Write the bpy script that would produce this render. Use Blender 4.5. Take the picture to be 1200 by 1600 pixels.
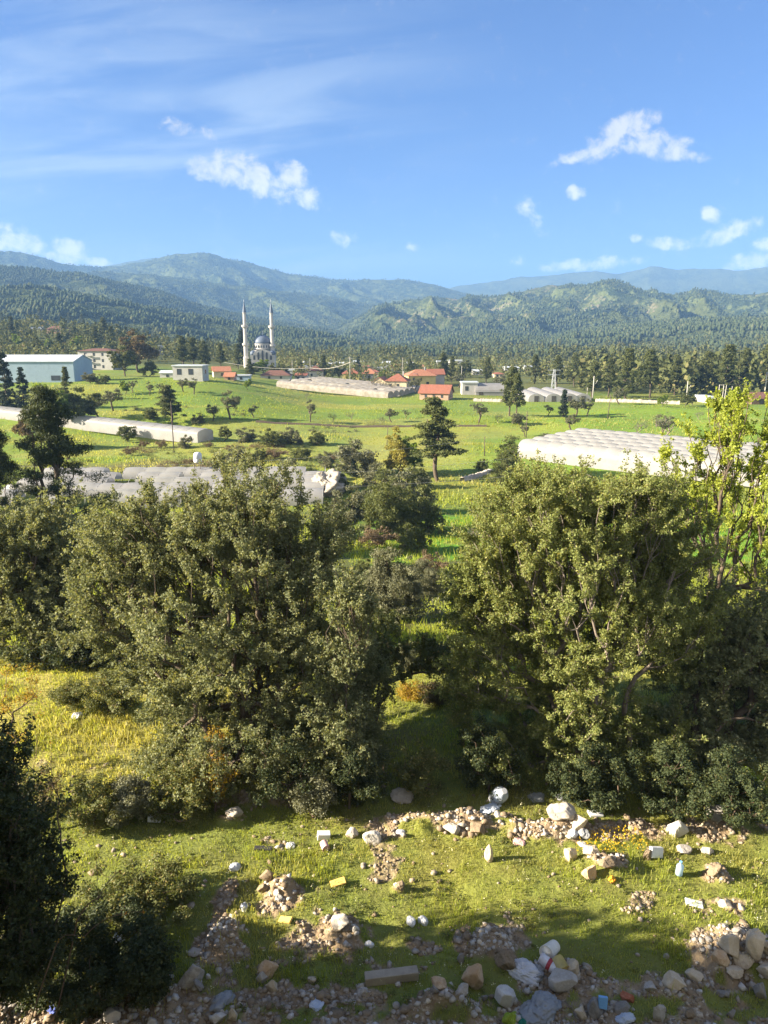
import bpy, math, random
import numpy as np
from mathutils import Vector, Matrix

S = bpy.context.scene
COL = S.collection
for o in list(bpy.data.objects):
    bpy.data.objects.remove(o, do_unlink=True)

# ------------------------------------------------------------------ camera
PITCH = math.radians(13.2)
CAMZ = 10.0
FPX = 1155.0                                   # focal length in pixels of the 1200 x 1600 photo
cam = bpy.data.cameras.new('camera')
cam.sensor_fit = 'VERTICAL'
cam.sensor_height = 36.0
cam.lens = 36.0 * FPX / 1600.0
cam.clip_start = 0.1
cam.clip_end = 60000.0
camo = bpy.data.objects.new('camera', cam)
COL.objects.link(camo)
camo.location = (0, 0, CAMZ)
camo.rotation_euler = (math.pi / 2 - PITCH, 0, 0)
S.camera = camo

# ------------------------------------------------------------------ light
SUN_EL = math.radians(22.5)
SUN_AZ = math.radians(-99.0)                   # clockwise from +Y: the sun stands to the left, a little behind the camera
sun = bpy.data.lights.new('sun', 'SUN')
sun.energy = 5.0
sun.angle = math.radians(0.5)
sun.color = (1.0, 0.87, 0.67)
suno = bpy.data.objects.new('sun', sun)
COL.objects.link(suno)
sd = Vector((math.sin(SUN_AZ) * math.cos(SUN_EL), math.cos(SUN_AZ) * math.cos(SUN_EL), math.sin(SUN_EL)))
suno.rotation_euler = (-sd).to_track_quat('-Z', 'Y').to_euler()
suno.location = (-50, 10, 60)

S.view_settings.view_transform = 'Standard'
S.view_settings.look = 'None'
S.view_settings.exposure = 2.15
S.view_settings.gamma = 1.0
S.view_settings.use_curve_mapping = False
S.cycles.max_bounces = 9
S.cycles.diffuse_bounces = 5
S.cycles.glossy_bounces = 2
S.cycles.transmission_bounces = 5
S.cycles.volume_bounces = 0
S.cycles.transparent_max_bounces = 9

# ------------------------------------------------------------------ pixel geometry (photo pixels -> rays)
SP, CP = math.sin(PITCH), math.cos(PITCH)
def ray(px, py):
    x = (px - 600.0) / FPX
    v = (800.0 - py) / FPX
    return np.array([x, CP + v * SP, -SP + v * CP])
def uv(px, py):
    d = ray(px, py)
    return d[0] / d[1], d[2] / d[1]

# ------------------------------------------------------------------ node helper
class NT:
    def __init__(s, tree):
        s.t = tree; s.n = tree.nodes; s.l = tree.links
    def new(s, typ, **kw):
        n = s.n.new(typ)
        for k, v in kw.items():
            setattr(n, k, v)
        return n
    def put(s, sock, v):
        if v is None: return
        if hasattr(v, 'node'): s.l.new(v, sock)
        else: sock.default_value = v
    def m(s, op, a, b=None, c=None, clamp=False):
        n = s.new('ShaderNodeMath', operation=op, use_clamp=clamp)
        for i, v in enumerate((a, b, c)): s.put(n.inputs[i], v)
        return n.outputs[0]
    def comb(s, x, y, z):
        n = s.new('ShaderNodeCombineXYZ')
        for i, v in enumerate((x, y, z)): s.put(n.inputs[i], v)
        return n.outputs[0]
    def noise(s, vec, scale, detail=4, rough=0.5, dist=0.0):
        n = s.new('ShaderNodeTexNoise')
        s.put(n.inputs['Vector'], vec)
        n.inputs['Scale'].default_value = scale; n.inputs['Detail'].default_value = detail
        n.inputs['Roughness'].default_value = rough; n.inputs['Distortion'].default_value = dist
        return n.outputs[0]
    def mix(s, f, a, b, blend='MIX'):
        n = s.new('ShaderNodeMix', data_type='RGBA', blend_type=blend)
        s.put(n.inputs[0], f)
        for i, v in ((6, a), (7, b)):
            if not hasattr(v, 'node') and len(v) == 3: v = (*v, 1)
            s.put(n.inputs[i], v)
        return n.outputs[2]
    def step(s, x, lo, hi):
        n = s.new('ShaderNodeMapRange', interpolation_type='SMOOTHSTEP')
        s.put(n.inputs[0], x); n.inputs[1].default_value = lo; n.inputs[2].default_value = hi
        return n.outputs[0]
    def bump(s, h, strength, dist):
        n = s.new('ShaderNodeBump')
        n.inputs['Strength'].default_value = strength; n.inputs['Distance'].default_value = dist
        s.put(n.inputs['Height'], h)
        return n.outputs[0]

# ------------------------------------------------------------------ sky
world = bpy.data.worlds.new('World')
S.world = world
world.use_nodes = True
W = NT(world.node_tree)
W.n.clear()
sky = W.new('ShaderNodeTexSky', sky_type='NISHITA')
sky.sun_disc = False
sky.sun_elevation = SUN_EL
sky.sun_rotation = SUN_AZ
sky.altitude = 300; sky.air_density = 1.0; sky.dust_density = 0.5; sky.ozone_density = 2.0
tc = W.new('ShaderNodeTexCoord')
sx = W.new('ShaderNodeSeparateXYZ'); W.l.new(tc.outputs['Generated'], sx.inputs[0])
yy = W.m('MAXIMUM', sx.outputs[1], 0.08)
U = W.m('DIVIDE', sx.outputs[0], yy); V = W.m('DIVIDE', sx.outputs[2], yy)
P = W.comb(U, V, 0.0)
n1 = W.noise(P, 40, 8, 0.66, 0.25)
n2 = W.noise(W.comb(W.m('ADD', U, 0.006), W.m('SUBTRACT', V, 0.005), 0.0), 40, 8, 0.66, 0.25)   # the same noise a step away from the sun: relief of the puffs
CL = [(330,264,34,15,-.1,1),(368,262,34,24,-.2,1),(408,280,50,21,-.35,1),(455,280,32,20,-.5,1),(478,306,24,13,-.5,1),
      (965,212,52,20,.5,1),(985,196,18,14,.4,1),(915,240,45,9,.25,.9),(1022,226,50,18,-.1,1),(1070,242,32,9,-.15,.9),
      (1138,362,44,13,.28,.95),(1112,338,16,10,-.5,.9),(930,411,70,8,.08,.75),(1172,408,42,11,.05,.95),(1195,380,16,10,0,.8),
      (20,376,44,19,-.15,1),(104,396,32,18,-.1,1),(145,409,26,7,-.1,.9),(272,198,18,11,.0,.75),(538,373,19,12,-.2,.65),
      (900,301,13,9,.0,.9),(643,384,10,7,0,.7),(1038,379,34,8,-.1,.7),(832,340,26,14,-.8,.22),(808,408,12,7,0,.5),(995,371,10,6,0,.6),(318,208,18,8,-.4,.35)]
acc = None
for (px, py, rx, ry, rot, st) in CL:
    u0, v0 = uv(px, py); k = 1.0 / FPX
    a = rx * k * 1.28; b = ry * k * 1.28
    du = W.m('SUBTRACT', U, u0); dv = W.m('SUBTRACT', V, v0)
    c, s_ = math.cos(rot), math.sin(rot)
    p = W.m('ADD', W.m('MULTIPLY', du, c / a), W.m('MULTIPLY', dv, s_ / a))
    q = W.m('ADD', W.m('MULTIPLY', du, -s_ / b), W.m('MULTIPLY', dv, c / b))
    e = W.m('SUBTRACT', 1.0, W.m('ADD', W.m('MULTIPLY', p, p), W.m('MULTIPLY', q, q)))
    e = W.m('MULTIPLY', W.m('MAXIMUM', e, -1.0), st)
    acc = e if acc is None else W.m('MAXIMUM', acc, e)
dens = W.m('ADD', acc, W.m('MULTIPLY', W.m('SUBTRACT', n1, 0.49), 3.8))
dens = W.m('MULTIPLY', dens, W.step(acc, -0.50, 0.10))
mask = W.m('MULTIPLY', W.step(dens, 0.0, 1.25), 0.97)
relief = W.m('ADD', 0.80, W.m('MULTIPLY', W.m('SUBTRACT', n1, n2), 2.4), clamp=True)
relief = W.m('MAXIMUM', relief, 0.45)
# thin streaks of high cloud on the sun's side
cs, sn = math.cos(0.10), math.sin(0.10)
Ur = W.m('ADD', W.m('MULTIPLY', U, cs), W.m('MULTIPLY', V, sn)); Vr = W.m('SUBTRACT', W.m('MULTIPLY', V, cs), W.m('MULTIPLY', U, sn))
ci = W.noise(W.comb(W.m('MULTIPLY', Ur, 1.6), W.m('MULTIPLY', Vr, 10.0), 3.1), 1.5, 6, 0.55, 0.5)
ci = W.step(ci, 0.42, 0.74)
cm = W.m('MULTIPLY', W.step(U, 0.22, -0.20), W.step(V, 0.56, 0.20))
ci = W.m('MULTIPLY', W.m('MULTIPLY', ci, cm), 0.62)
ci = W.m('ADD', ci, W.m('MULTIPLY', W.m('MULTIPLY', W.step(U, -0.05, -0.75), W.step(V, 0.50, 0.05)), 0.22))
hz = W.m('MULTIPLY', W.step(V, 0.22, -0.02), 0.22)
cloudc = W.mix(relief, (2.4, 2.7, 3.5), (4.4, 4.2, 4.0))
skyc = W.mix(1.0, sky.outputs[0], (0.28, 0.44, 0.78), 'MULTIPLY')
c1 = W.mix(hz, skyc, (2.2, 3.5, 4.9))
c2 = W.mix(ci, c1, (3.3, 3.8, 4.4))
boost = W.m('ADD', 1.0, W.m('MULTIPLY', W.step(V, .26, .08), 0.6))
cloudc = W.mix(1.0, cloudc, W.comb(boost, boost, boost), 'MULTIPLY')
c3 = W.mix(mask, c2, cloudc)
# bright broken cloud added behind the camera as soft front fill for the crowns
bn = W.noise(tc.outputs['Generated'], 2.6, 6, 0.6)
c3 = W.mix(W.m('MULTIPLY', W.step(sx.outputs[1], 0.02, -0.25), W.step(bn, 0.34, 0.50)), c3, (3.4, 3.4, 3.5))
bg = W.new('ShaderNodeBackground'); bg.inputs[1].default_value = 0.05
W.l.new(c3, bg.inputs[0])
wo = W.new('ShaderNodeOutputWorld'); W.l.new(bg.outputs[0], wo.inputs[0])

# ------------------------------------------------------------------ noise and terrain
def _h(ix, iy, seed):
    with np.errstate(over='ignore'):
        h = (ix.astype(np.int64).astype(np.uint32) * np.uint32(374761393)) ^ (iy.astype(np.int64).astype(np.uint32) * np.uint32(668265263)) ^ np.uint32((seed * 2246822519) & 0xffffffff)
        h = (h ^ (h >> np.uint32(13))) * np.uint32(1274126177)
        h = h ^ (h >> np.uint32(16))
    return h.astype(np.float64) / 4294967295.0
def vnoise(x, y, seed=0):
    ix = np.floor(x); iy = np.floor(y)
    fx = x - ix; fy = y - iy
    fx = fx * fx * fx * (fx * (fx * 6 - 15) + 10); fy = fy * fy * fy * (fy * (fy * 6 - 15) + 10)
    a = _h(ix, iy, seed); b = _h(ix + 1, iy, seed); c = _h(ix, iy + 1, seed); d = _h(ix + 1, iy + 1, seed)
    return (a * (1 - fx) + b * fx) * (1 - fy) + (c * (1 - fx) + d * fx) * fy
def fbm(x, y, o=4, seed=0, ridged=False):
    t = 0.0; amp = 0.5; n = 0.0
    for i in range(o):
        v = vnoise(x, y, seed + i * 17)
        if ridged: v = 1 - np.abs(2 * v - 1)
        t = t + amp * v; n += amp
        x, y = (x * 0.8 - y * 0.6) * 2.03 + 11.3, (x * 0.6 + y * 0.8) * 2.03 + 5.7; amp *= 0.5
    return t / n
def ss(x, a, b):
    t = np.clip((x - a) / (b - a), 0, 1)
    return t * t * (3 - 2 * t)

def flat_point(px, py, z=0.0):
    d = ray(px, py); t = (z - CAMZ) / d[2]
    return d[0] * t, d[1] * t, t
# bare patches and heaps of the terrace in front: photo centre, half sizes, heap height
PATCH = [(435,1390,32.68,18.92,0.245),(350,1468,38.7,36.12,0.302),(535,1454,36.12,20.64,0.187),(500,1460,77.4,27.52,0),(560,1560,51.6,15.48,0),(770,1482,47.3,30.96,0.302),(850,1530,73.1,30.96,0.036),(690,1575,81.7,29.24,0.302),(945,1352,51.6,22.36,0.187),(1120,1360,22.36,17.2,0.115),(1160,1490,85,48,0.274),(1040,1545,111.8,24.08,0.072),(1150,1412,51.6,15.48,0.036),(700,1284,98.9,18.92,0.274),(860,1296,68.8,17.2,0.216),(1010,1290,189.2,17.2,0.029),(362,1276,25.8,10.32,0.202),(622,1387,10.32,6.88,0.086),(660,1477,20.64,9.46,0.086),(352,1395,15.48,27.52,0.029),(450,1560,103.2,22.36,0),(600,1640,900,86,.05),(90,1590,300,56,.05),(1125,1284,43,17.2,0.158),(430,1410,34.4,25.8,0)]
PW = []
for (px, py, rx, ry, hh) in PATCH:
    x, y, t = flat_point(px, py)
    y1 = flat_point(px, py - ry)[1]; y0 = flat_point(px, py + ry)[1]
    PW.append((x, y, rx * t / FPX, (y1 - y0) / 2, hh))
def soil(x, y):
    m = np.zeros_like(x, dtype=float)
    n = fbm(x * 1.3, y * 1.3, 3, 5) - 0.5
    n2_ = fbm(x * 5, y * 5, 2, 9) - 0.5
    for (cx, cy, rx, ry, hh) in PW:
        q = 1.15 - np.sqrt(((x - cx) / rx) ** 2 + ((y - cy) / ry) ** 2)
        m = np.maximum(m, ss(q + n * 1.7 + n2_ * 1.0, 0.0, 0.35))
    m = np.maximum(m, ss(n, 0.20, 0.30) * 0.8 * ss(y, 20, 14))
    return m * ss(y, 19, 17)

BY = [-60, 1.0, 7.6, 8.6, 21, 25, 40, 60, 90, 115, 170, 178, 300, 450, 700, 1200, 2500, 20000]
BZ = [9, 8.6, .25, 0, -0.2, -1.2, -4.6, -8.0, -10.6, -11.2, -10.9, -10.0, -10.0, -10, -9, -6, 5, 20]
# ridges: name, distance, front length, back length, crest profile in the photo, spur height, spur width
def prof(pts):
    a = np.array([[ray(x, y)[0] / ray(x, y)[1], ray(x, y)[2] / math.hypot(ray(x, y)[0], ray(x, y)[1])] for x, y in pts])
    return a[:, 0], a[:, 1]
RIDGES = [
    (1400, 650, 500, prof([(-300,420),(0,450),(60,449),(115,461),(230,483),(330,500),(400,513),(480,519),(620,545),(690,562),(760,575),(1500,580)]), .48, 140),
    (2300, 1000, 700, prof([(-300,400),(0,416),(60,422),(120,428),(200,442),(260,459),(330,482),(400,498),(470,508),(560,523),(640,543),(700,560),(1500,585)]), .48, 230),
    (3500, 1200, 700, prof([(-300,420),(0,440),(150,425),(240,428),(330,440),(420,452),(520,466),(600,480),(680,492),(760,510),(900,540),(1500,560)]), .45, 280),
    (4700, 1600, 1200, prof([(-300,380),(0,394),(30,393),(70,402),(110,413),(150,418),(190,414),(230,406),(265,398),(300,395),(330,397),(350,403),(400,413),(450,427),(480,432),(540,437),(580,437),(630,436),(680,445),(740,461),(790,476),(900,505),(1500,540)]), .42, 400),
    (6800, 2000, 900, prof([(-300,400),(100,425),(150,417),(190,411),(225,404),(260,404),(330,420),(500,455),(640,470),(700,450),(760,440),(820,432),(880,428),(930,422),(970,427),(1015,416),(1060,422),(1100,418),(1150,422),(1200,415),(1500,410)]), .18, 800),
    (2700, 1200, 600, prof([(-300,560),(450,545),(520,515),(560,497),(600,478),(640,467),(690,464),(720,467),(760,463),(800,461),(830,451),(850,446),(880,445),(920,446),(960,444),(985,451),(1020,463),(1050,463),(1090,457),(1140,461),(1200,459),(1500,450)]), .90, 210),
    (1600, 700, 450, prof([(-300,570),(560,566),(600,560),(640,545),(700,525),(760,520),(820,524),(860,529),(900,519),(960,513),(1050,503),(1130,500),(1200,503),(1500,490)]), .50, 140),
    (1150, 420, 350, prof([(-300,575),(600,572),(680,562),(760,556),(850,551),(950,545),(1050,540),(1200,534),(1500,520)]), .25, 90),
]
def H(x, y, mounds=True):
    x = np.asarray(x, float); y = np.asarray(y, float)
    r = np.hypot(x, y)
    a = x / np.maximum(y, 1.0)
    z = np.interp(y, BY, BZ)
    z = z + 6.2 * ss(a, -0.05, -0.26) * ss(y, 140, 245) * ss(y, 900, 500)
    z = z + 21.0 * np.exp(-0.5 * ((a + .46) / .12) ** 2) * np.exp(-0.5 * ((y - 610) / 92) ** 2)
    z = z + (fbm(x / 26, y / 26, 3, 3) - 0.5) * 1.5 * ss(y, 30, 90)
    # far slopes
    u = a
    for i, (R, wf, wb, (pu, pe), amp, sw) in enumerate(RIDGES):
        sel = (r > R - wf) & (r < R + wb + wf)
        if not np.any(sel): continue
        rr = r[sel] if r.ndim else r
        uu = u[sel] if r.ndim else u
        crest = CAMZ + R * np.interp(uu, pu, pe)
        th = np.arctan(uu)
        warp = (fbm(th * R / (sw * 2.2), rr / (sw * 2.2), 3, 90 + i) - 0.5) * 1.6
        sp = fbm(th * R / sw + warp + 0.35 * rr / sw, rr / (sw * 2.6) + warp * 0.4, 5, 40 + i * 7, True) - 0.55
        s = np.clip((rr - (R - wf)) / wf, 0, 1)
        t = np.clip((rr - R) / wb, 0, 1)
        z0 = -12.0
        prof_s = np.where(rr <= R, s ** 1.15, 1 - 0.8 * t)
        fine = (fbm(th * R / (sw * .16), rr / (sw * .16), 3, 71 + i) - 0.5)
        hh = z0 + (crest - z0) * (prof_s + amp * sp * (4 * s * (1 - s)) ** 0.8 * np.where(rr <= R, 1, 0.3) + 0.045 * fine * np.minimum(1, s * 3))
        if r.ndim: z[sel] = np.maximum(z[sel], hh)
        else: z = np.maximum(z, hh)
    if mounds:
        near = (y < 26) & (y > 6)
        if np.any(near):
            if z.ndim == 0:
                return float(H(np.array([x, x]), np.array([y, y]))[0])
            xn, yn = x[near], y[near]
            add = (fbm(xn * 0.7, yn * 0.7, 3, 8) - 0.5) * 0.22 * ss(yn, 6.5, 9)
            k = fbm(xn * 2.2, yn * 2.2, 4, 21) - 0.5
            for (cx, cy, rx, ry, hh) in PW:
                if hh <= 0: continue
                q = np.sqrt(((xn - cx) / rx) ** 2 + ((yn - cy) / ry) ** 2) + k * 0.9
                add = add + hh * ss(q, 1.25, 0.1)
            so = soil(xn, yn)
            add = add + so * ((fbm(xn * 4.5, yn * 4.5, 3, 33) - 0.5) * 0.16 + (fbm(xn * 14, yn * 14, 2, 34) - 0.5) * 0.05)
            z[near] = z[near] + add
    return z
def Hf(x, y): return float(H(np.array([x]), np.array([y]))[0])
_T = np.geomspace(6, 4000, 2600)
def place(px, py):
    """the point of the ground seen at a photo pixel, and its depth"""
    d = ray(px, py)
    zt = CAMZ + d[2] * _T
    h = H(d[0] * _T, d[1] * _T)
    k = np.nonzero(zt < h)[0]
    i = k[0] if len(k) else len(_T) - 1
    i = max(i, 1)
    a = zt[i - 1] - h[i - 1]; b = h[i] - zt[i]
    t = _T[i - 1] + (_T[i] - _T[i - 1]) * a / max(a + b, 1e-9)
    return np.array([d[0] * t, d[1] * t, Hf(d[0] * t, d[1] * t)]), t
def spot(px, py, depth):
    d = ray(px, py)
    x, y = d[0] * depth, d[1] * depth
    return np.array([x, y, Hf(x, y)])
def pt(px, py, depth):
    d = ray(px, py)
    return np.array([d[0] * depth, d[1] * depth, CAMZ + d[2] * depth])

# ------------------------------------------------------------------ mesh helpers
def mesh_np(name, V_, quads=None, tris=None, mat=None, parent=None, smooth=False, attrs=None):
    me = bpy.data.meshes.new(name)
    V_ = np.ascontiguousarray(V_, dtype=np.float32)
    nq = 0 if quads is None else len(quads); nt = 0 if tris is None else len(tris)
    loops = []
    if nq: loops.append(np.asarray(quads, np.int32).ravel())
    if nt: loops.append(np.asarray(tris, np.int32).ravel())
    L = np.concatenate(loops)
    me.vertices.add(len(V_)); me.vertices.foreach_set('co', V_.ravel())
    me.loops.add(len(L)); me.loops.foreach_set('vertex_index', L)
    me.polygons.add(nq + nt)
    st = np.concatenate([np.arange(nq) * 4, nq * 4 + np.arange(nt) * 3]).astype(np.int32)
    me.polygons.foreach_set('loop_start', st)
    if smooth: me.polygons.foreach_set('use_smooth', np.ones(nq + nt, bool))
    if attrs:
        for k, v in attrs.items():
            if v.ndim == 1:
                at = me.attributes.new(k, 'FLOAT', 'POINT'); at.data.foreach_set('value', np.ascontiguousarray(v, np.float32))
            else:
                at = me.attributes.new(k, 'FLOAT_VECTOR', 'POINT'); at.data.foreach_set('vector', np.ascontiguousarray(v, np.float32).ravel())
    me.update(calc_edges=True)
    if mat: me.materials.append(mat)
    o = bpy.data.objects.new(name, me)
    COL.objects.link(o)
    if parent: o.parent = parent
    return o
def tag(o, label=None, cat=None, group=None, kind=None):
    if label: o['label'] = label
    if cat: o['category'] = cat
    if group: o['group'] = group
    if kind: o['kind'] = kind
    return o
def thing(name, label, cat, loc, rz=0.0, group=None):
    o = bpy.data.objects.new(name, None); COL.objects.link(o)
    o.empty_display_size = 0.3
    o.location = [float(v) for v in loc]; o.rotation_euler = (0, 0, rz)
    return tag(o, label, cat, group)
def copy_tree(o, parent=None):
    c = o.copy(); COL.objects.link(c); c.parent = parent
    for ch in list(o.children): copy_tree(ch, c)
    return c
class MB:
    def __init__(s): s.v = []; s.f = []
    def add(s, vs, fs):
        b = len(s.v); s.v += [tuple(v) for v in vs]; s.f += [tuple(i + b for i in f) for f in fs]; return s
    def box(s, x0, x1, y0, y1, z0, z1):
        return s.add([(x0,y0,z0),(x1,y0,z0),(x1,y1,z0),(x0,y1,z0),(x0,y0,z1),(x1,y0,z1),(x1,y1,z1),(x0,y1,z1)],
                     [(3,2,1,0),(4,5,6,7),(0,1,5,4),(1,2,6,5),(2,3,7,6),(3,0,4,7)])
    def tube(s, p, q, r0, r1=None, n=8):
        r1 = r0 if r1 is None else r1
        p = Vector(p); q = Vector(q); d = (q - p).normalized()
        a = d.orthogonal().normalized(); b = d.cross(a)
        vs = []
        for c, r in ((p, r0), (q, r1)):
            for i in range(n):
                t = 2 * math.pi * i / n
                vs.append(c + (a * math.cos(t) + b * math.sin(t)) * r)
        fs = [(i, (i + 1) % n, n + (i + 1) % n, n + i) for i in range(n)] + [tuple(range(n - 1, -1, -1)), tuple(range(n, 2 * n))]
        return s.add(vs, fs)
    def lathe(s, prof_, n=16, c=(0, 0, 0)):
        vs = []
        for (r, z) in prof_:
            for i in range(n):
                t = 2 * math.pi * i / n
                vs.append((c[0] + r * math.cos(t), c[1] + r * math.sin(t), c[2] + z))
        fs = []
        for j in range(len(prof_) - 1):
            for i in range(n):
                fs.append((j * n + i, j * n + (i + 1) % n, (j + 1) * n + (i + 1) % n, (j + 1) * n + i))
        fs.append(tuple(range(n - 1, -1, -1))); fs.append(tuple(range((len(prof_) - 1) * n, len(prof_) * n)))
        return s.add(vs, fs)
    def prism(s, poly, a0, a1, axis='x'):
        """poly of (p, z) extruded along the axis from a0 to a1"""
        n = len(poly)
        f = (lambda a, p, z: (a, p, z)) if axis == 'x' else (lambda a, p, z: (p, a, z))
        vs = [f(a0, *p) for p in poly] + [f(a1, *p) for p in poly]
        return s.add(vs, [tuple(range(n)), tuple(range(2 * n - 1, n - 1, -1))] + [(i, n + i, n + (i + 1) % n, (i + 1) % n) for i in range(n)])
    def build(s, name, mat, parent=None, smooth=False, loc=None):
        me = bpy.data.meshes.new(name); me.from_pydata(s.v, [], s.f); me.update()
        me.materials.append(mat)
        if smooth: me.polygons.foreach_set('use_smooth', [True] * len(me.polygons))
        o = bpy.data.objects.new(name, me); COL.objects.link(o)
        if parent: o.parent = parent
        if loc is not None: o.location = [float(v) for v in loc]
        return o

# ------------------------------------------------------------------ materials
def mat_new(name):
    m = bpy.data.materials.new(name); m.use_nodes = True
    n = NT(m.node_tree); n.n.clear()
    out = n.new('ShaderNodeOutputMaterial')
    return m, n, out
def principled(n, col, rough=0.7, spec=0.3, normal=None):
    b = n.new('ShaderNodeBsdfPrincipled')
    n.put(b.inputs['Base Color'], col if hasattr(col, 'node') else (*col, 1))
    n.put(b.inputs['Roughness'], rough)
    b.inputs['Specular IOR Level'].default_value = spec
    if normal is not None: n.l.new(normal, b.inputs['Normal'])
    return b
def surf(name, c1, c2=None, scale=3.0, rough=0.8, bump=0.3, bd=0.02, spec=0.25, c3=None, transl=0.0):
    """rough solid with two-tone noise, fine relief and sparse stains"""
    m, n, out = mat_new(name)
    c2 = c2 or tuple(v * 0.7 for v in c1)
    p = n.new('ShaderNodeNewGeometry').outputs['Position'] if False else n.new('ShaderNodeTexCoord').outputs['Object']
    a = n.noise(p, scale, 6, 0.6); b = n.noise(p, scale * 6, 4, 0.6)
    col = n.mix(n.step(a, 0.3, 0.7), c1, c2)
    col = n.mix(n.m('MULTIPLY', n.step(b, 0.5, 0.75), 0.35), col, c3 or tuple(v * 0.55 for v in c1))
    h = n.m('ADD', a, n.m('MULTIPLY', b, 0.4))
    bs = principled(n, col, rough, spec, n.bump(h, bump, bd) if bump else None)
    sh = bs.outputs[0]
    if transl:
        t = n.new('ShaderNodeBsdfTranslucent'); n.l.new(col, t.inputs[0])
        mx = n.new('ShaderNodeMixShader'); mx.inputs[0].default_value = transl
        n.l.new(sh, mx.inputs[1]); n.l.new(t.outputs[0], mx.inputs[2]); sh = mx.outputs[0]
    n.l.new(sh, out.inputs[0])
    return m
def leafmat(name, c1, c2, c3=None, transl=0.4, rough=0.6, spec=0.18, clump=0.7, tint=None):
    """leaves: every leaf its own tone, whole sprays drift between the tones"""
    m, n, out = mat_new(name)
    g = n.new('ShaderNodeNewGeometry')
    rnd = g.outputs['Random Per Island']
    p = n.new('ShaderNodeTexCoord').outputs['Object']
    big = n.noise(p, clump, 3, 0.5)
    f = n.m('ADD', n.m('MULTIPLY', rnd, 0.55), n.m('MULTIPLY', n.m('SUBTRACT', big, 0.28), 1.0), clamp=True)
    col = n.mix(f, c1, c2)
    if c3: col = n.mix(n.step(n.m('FRACT', n.m('MULTIPLY', rnd, 7.31)), 0.86, 0.97), col, c3)
    b = principled(n, col, rough, spec)
    t = n.new('ShaderNodeBsdfTranslucent')
    n.l.new(n.mix(1.0, col, tint or (1.25, 1.15, 0.55), 'MULTIPLY'), t.inputs[0])
    mx = n.new('ShaderNodeMixShader'); mx.inputs[0].default_value = transl
    n.l.new(b.outputs[0], mx.inputs[1]); n.l.new(t.outputs[0], mx.inputs[2])
    n.l.new(mx.outputs[0], out.inputs[0])
    return m
M = {}
M['bark'] = surf('bark', (.13,.10,.075), (.07,.055,.04), 6, .9, .6, .03)
M['bark_grey'] = surf('bark_grey', (.24,.20,.17), (.13,.11,.09), 6, .9, .6, .03)
M['twig'] = surf('twig', (.16,.11,.08), (.10,.07,.05), 8, .9, .3, .01)
M['oak'] = leafmat('oak_leaf', (.105,.130,.064), (.280,.302,.158), (.33,.32,.17), .40, tint=(1.2,1.1,.5))
M['oak_lit'] = leafmat('oak_leaf_golden', (.110,.145,.042), (.30,.335,.115), (.36,.35,.14), .42, tint=(1.25,1.1,.5))
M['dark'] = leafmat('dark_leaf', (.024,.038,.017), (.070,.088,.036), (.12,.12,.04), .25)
M['lime'] = leafmat('lime_leaf', (.24,.30,.05), (.46,.50,.09), None, .55, tint=(1.1,1.1,.4))
M['shrub'] = leafmat('shrub_leaf', (.065,.085,.028), (.19,.20,.075), (.30,.24,.10), .35)
M['dry'] = leafmat('dry_shrub_leaf', (.08,.075,.035), (.17,.14,.07), (.26,.15,.06), .3)
M['grey_shrub'] = leafmat('grey_shrub_leaf', (.10,.11,.065), (.22,.22,.14), None, .25)
M['gold_leaf'] = leafmat('yellowing_leaf', (.22,.15,.02), (.45,.33,.05), (.35,.16,.04), .45)
M['pine'] = leafmat('pine_needles', (.055,.078,.026), (.155,.165,.055), None, .2, clump=.25)
M['pine_dark'] = leafmat('conifer_needles', (.022,.038,.026), (.060,.080,.045), None, .15, clump=.25)
M['pine_dark2'] = leafmat('pine_needles_dark', (.030,.046,.020), (.085,.105,.040), None, .2, clump=.5)
M['olive'] = leafmat('olive_leaf', (.095,.105,.062), (.20,.20,.115), None, .25, clump=.4)
M['green'] = leafmat('bush_leaf', (.070,.090,.030), (.165,.180,.060), None, .3, clump=.3)
M['bright'] = leafmat('spring_leaf', (.12,.18,.02), (.24,.32,.045), None, .45, clump=.3)
M['rust'] = leafmat('rust_leaf', (.10,.075,.035), (.18,.13,.06), (.11,.12,.04), .3, clump=.2)
M['yellow'] = leafmat('yellow_leaf', (.20,.20,.045), (.40,.35,.085), None, .4, clump=.3)
M['brush'] = leafmat('brown_brush', (.10,.075,.045), (.21,.15,.09), None, .2, clump=.5)

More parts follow.
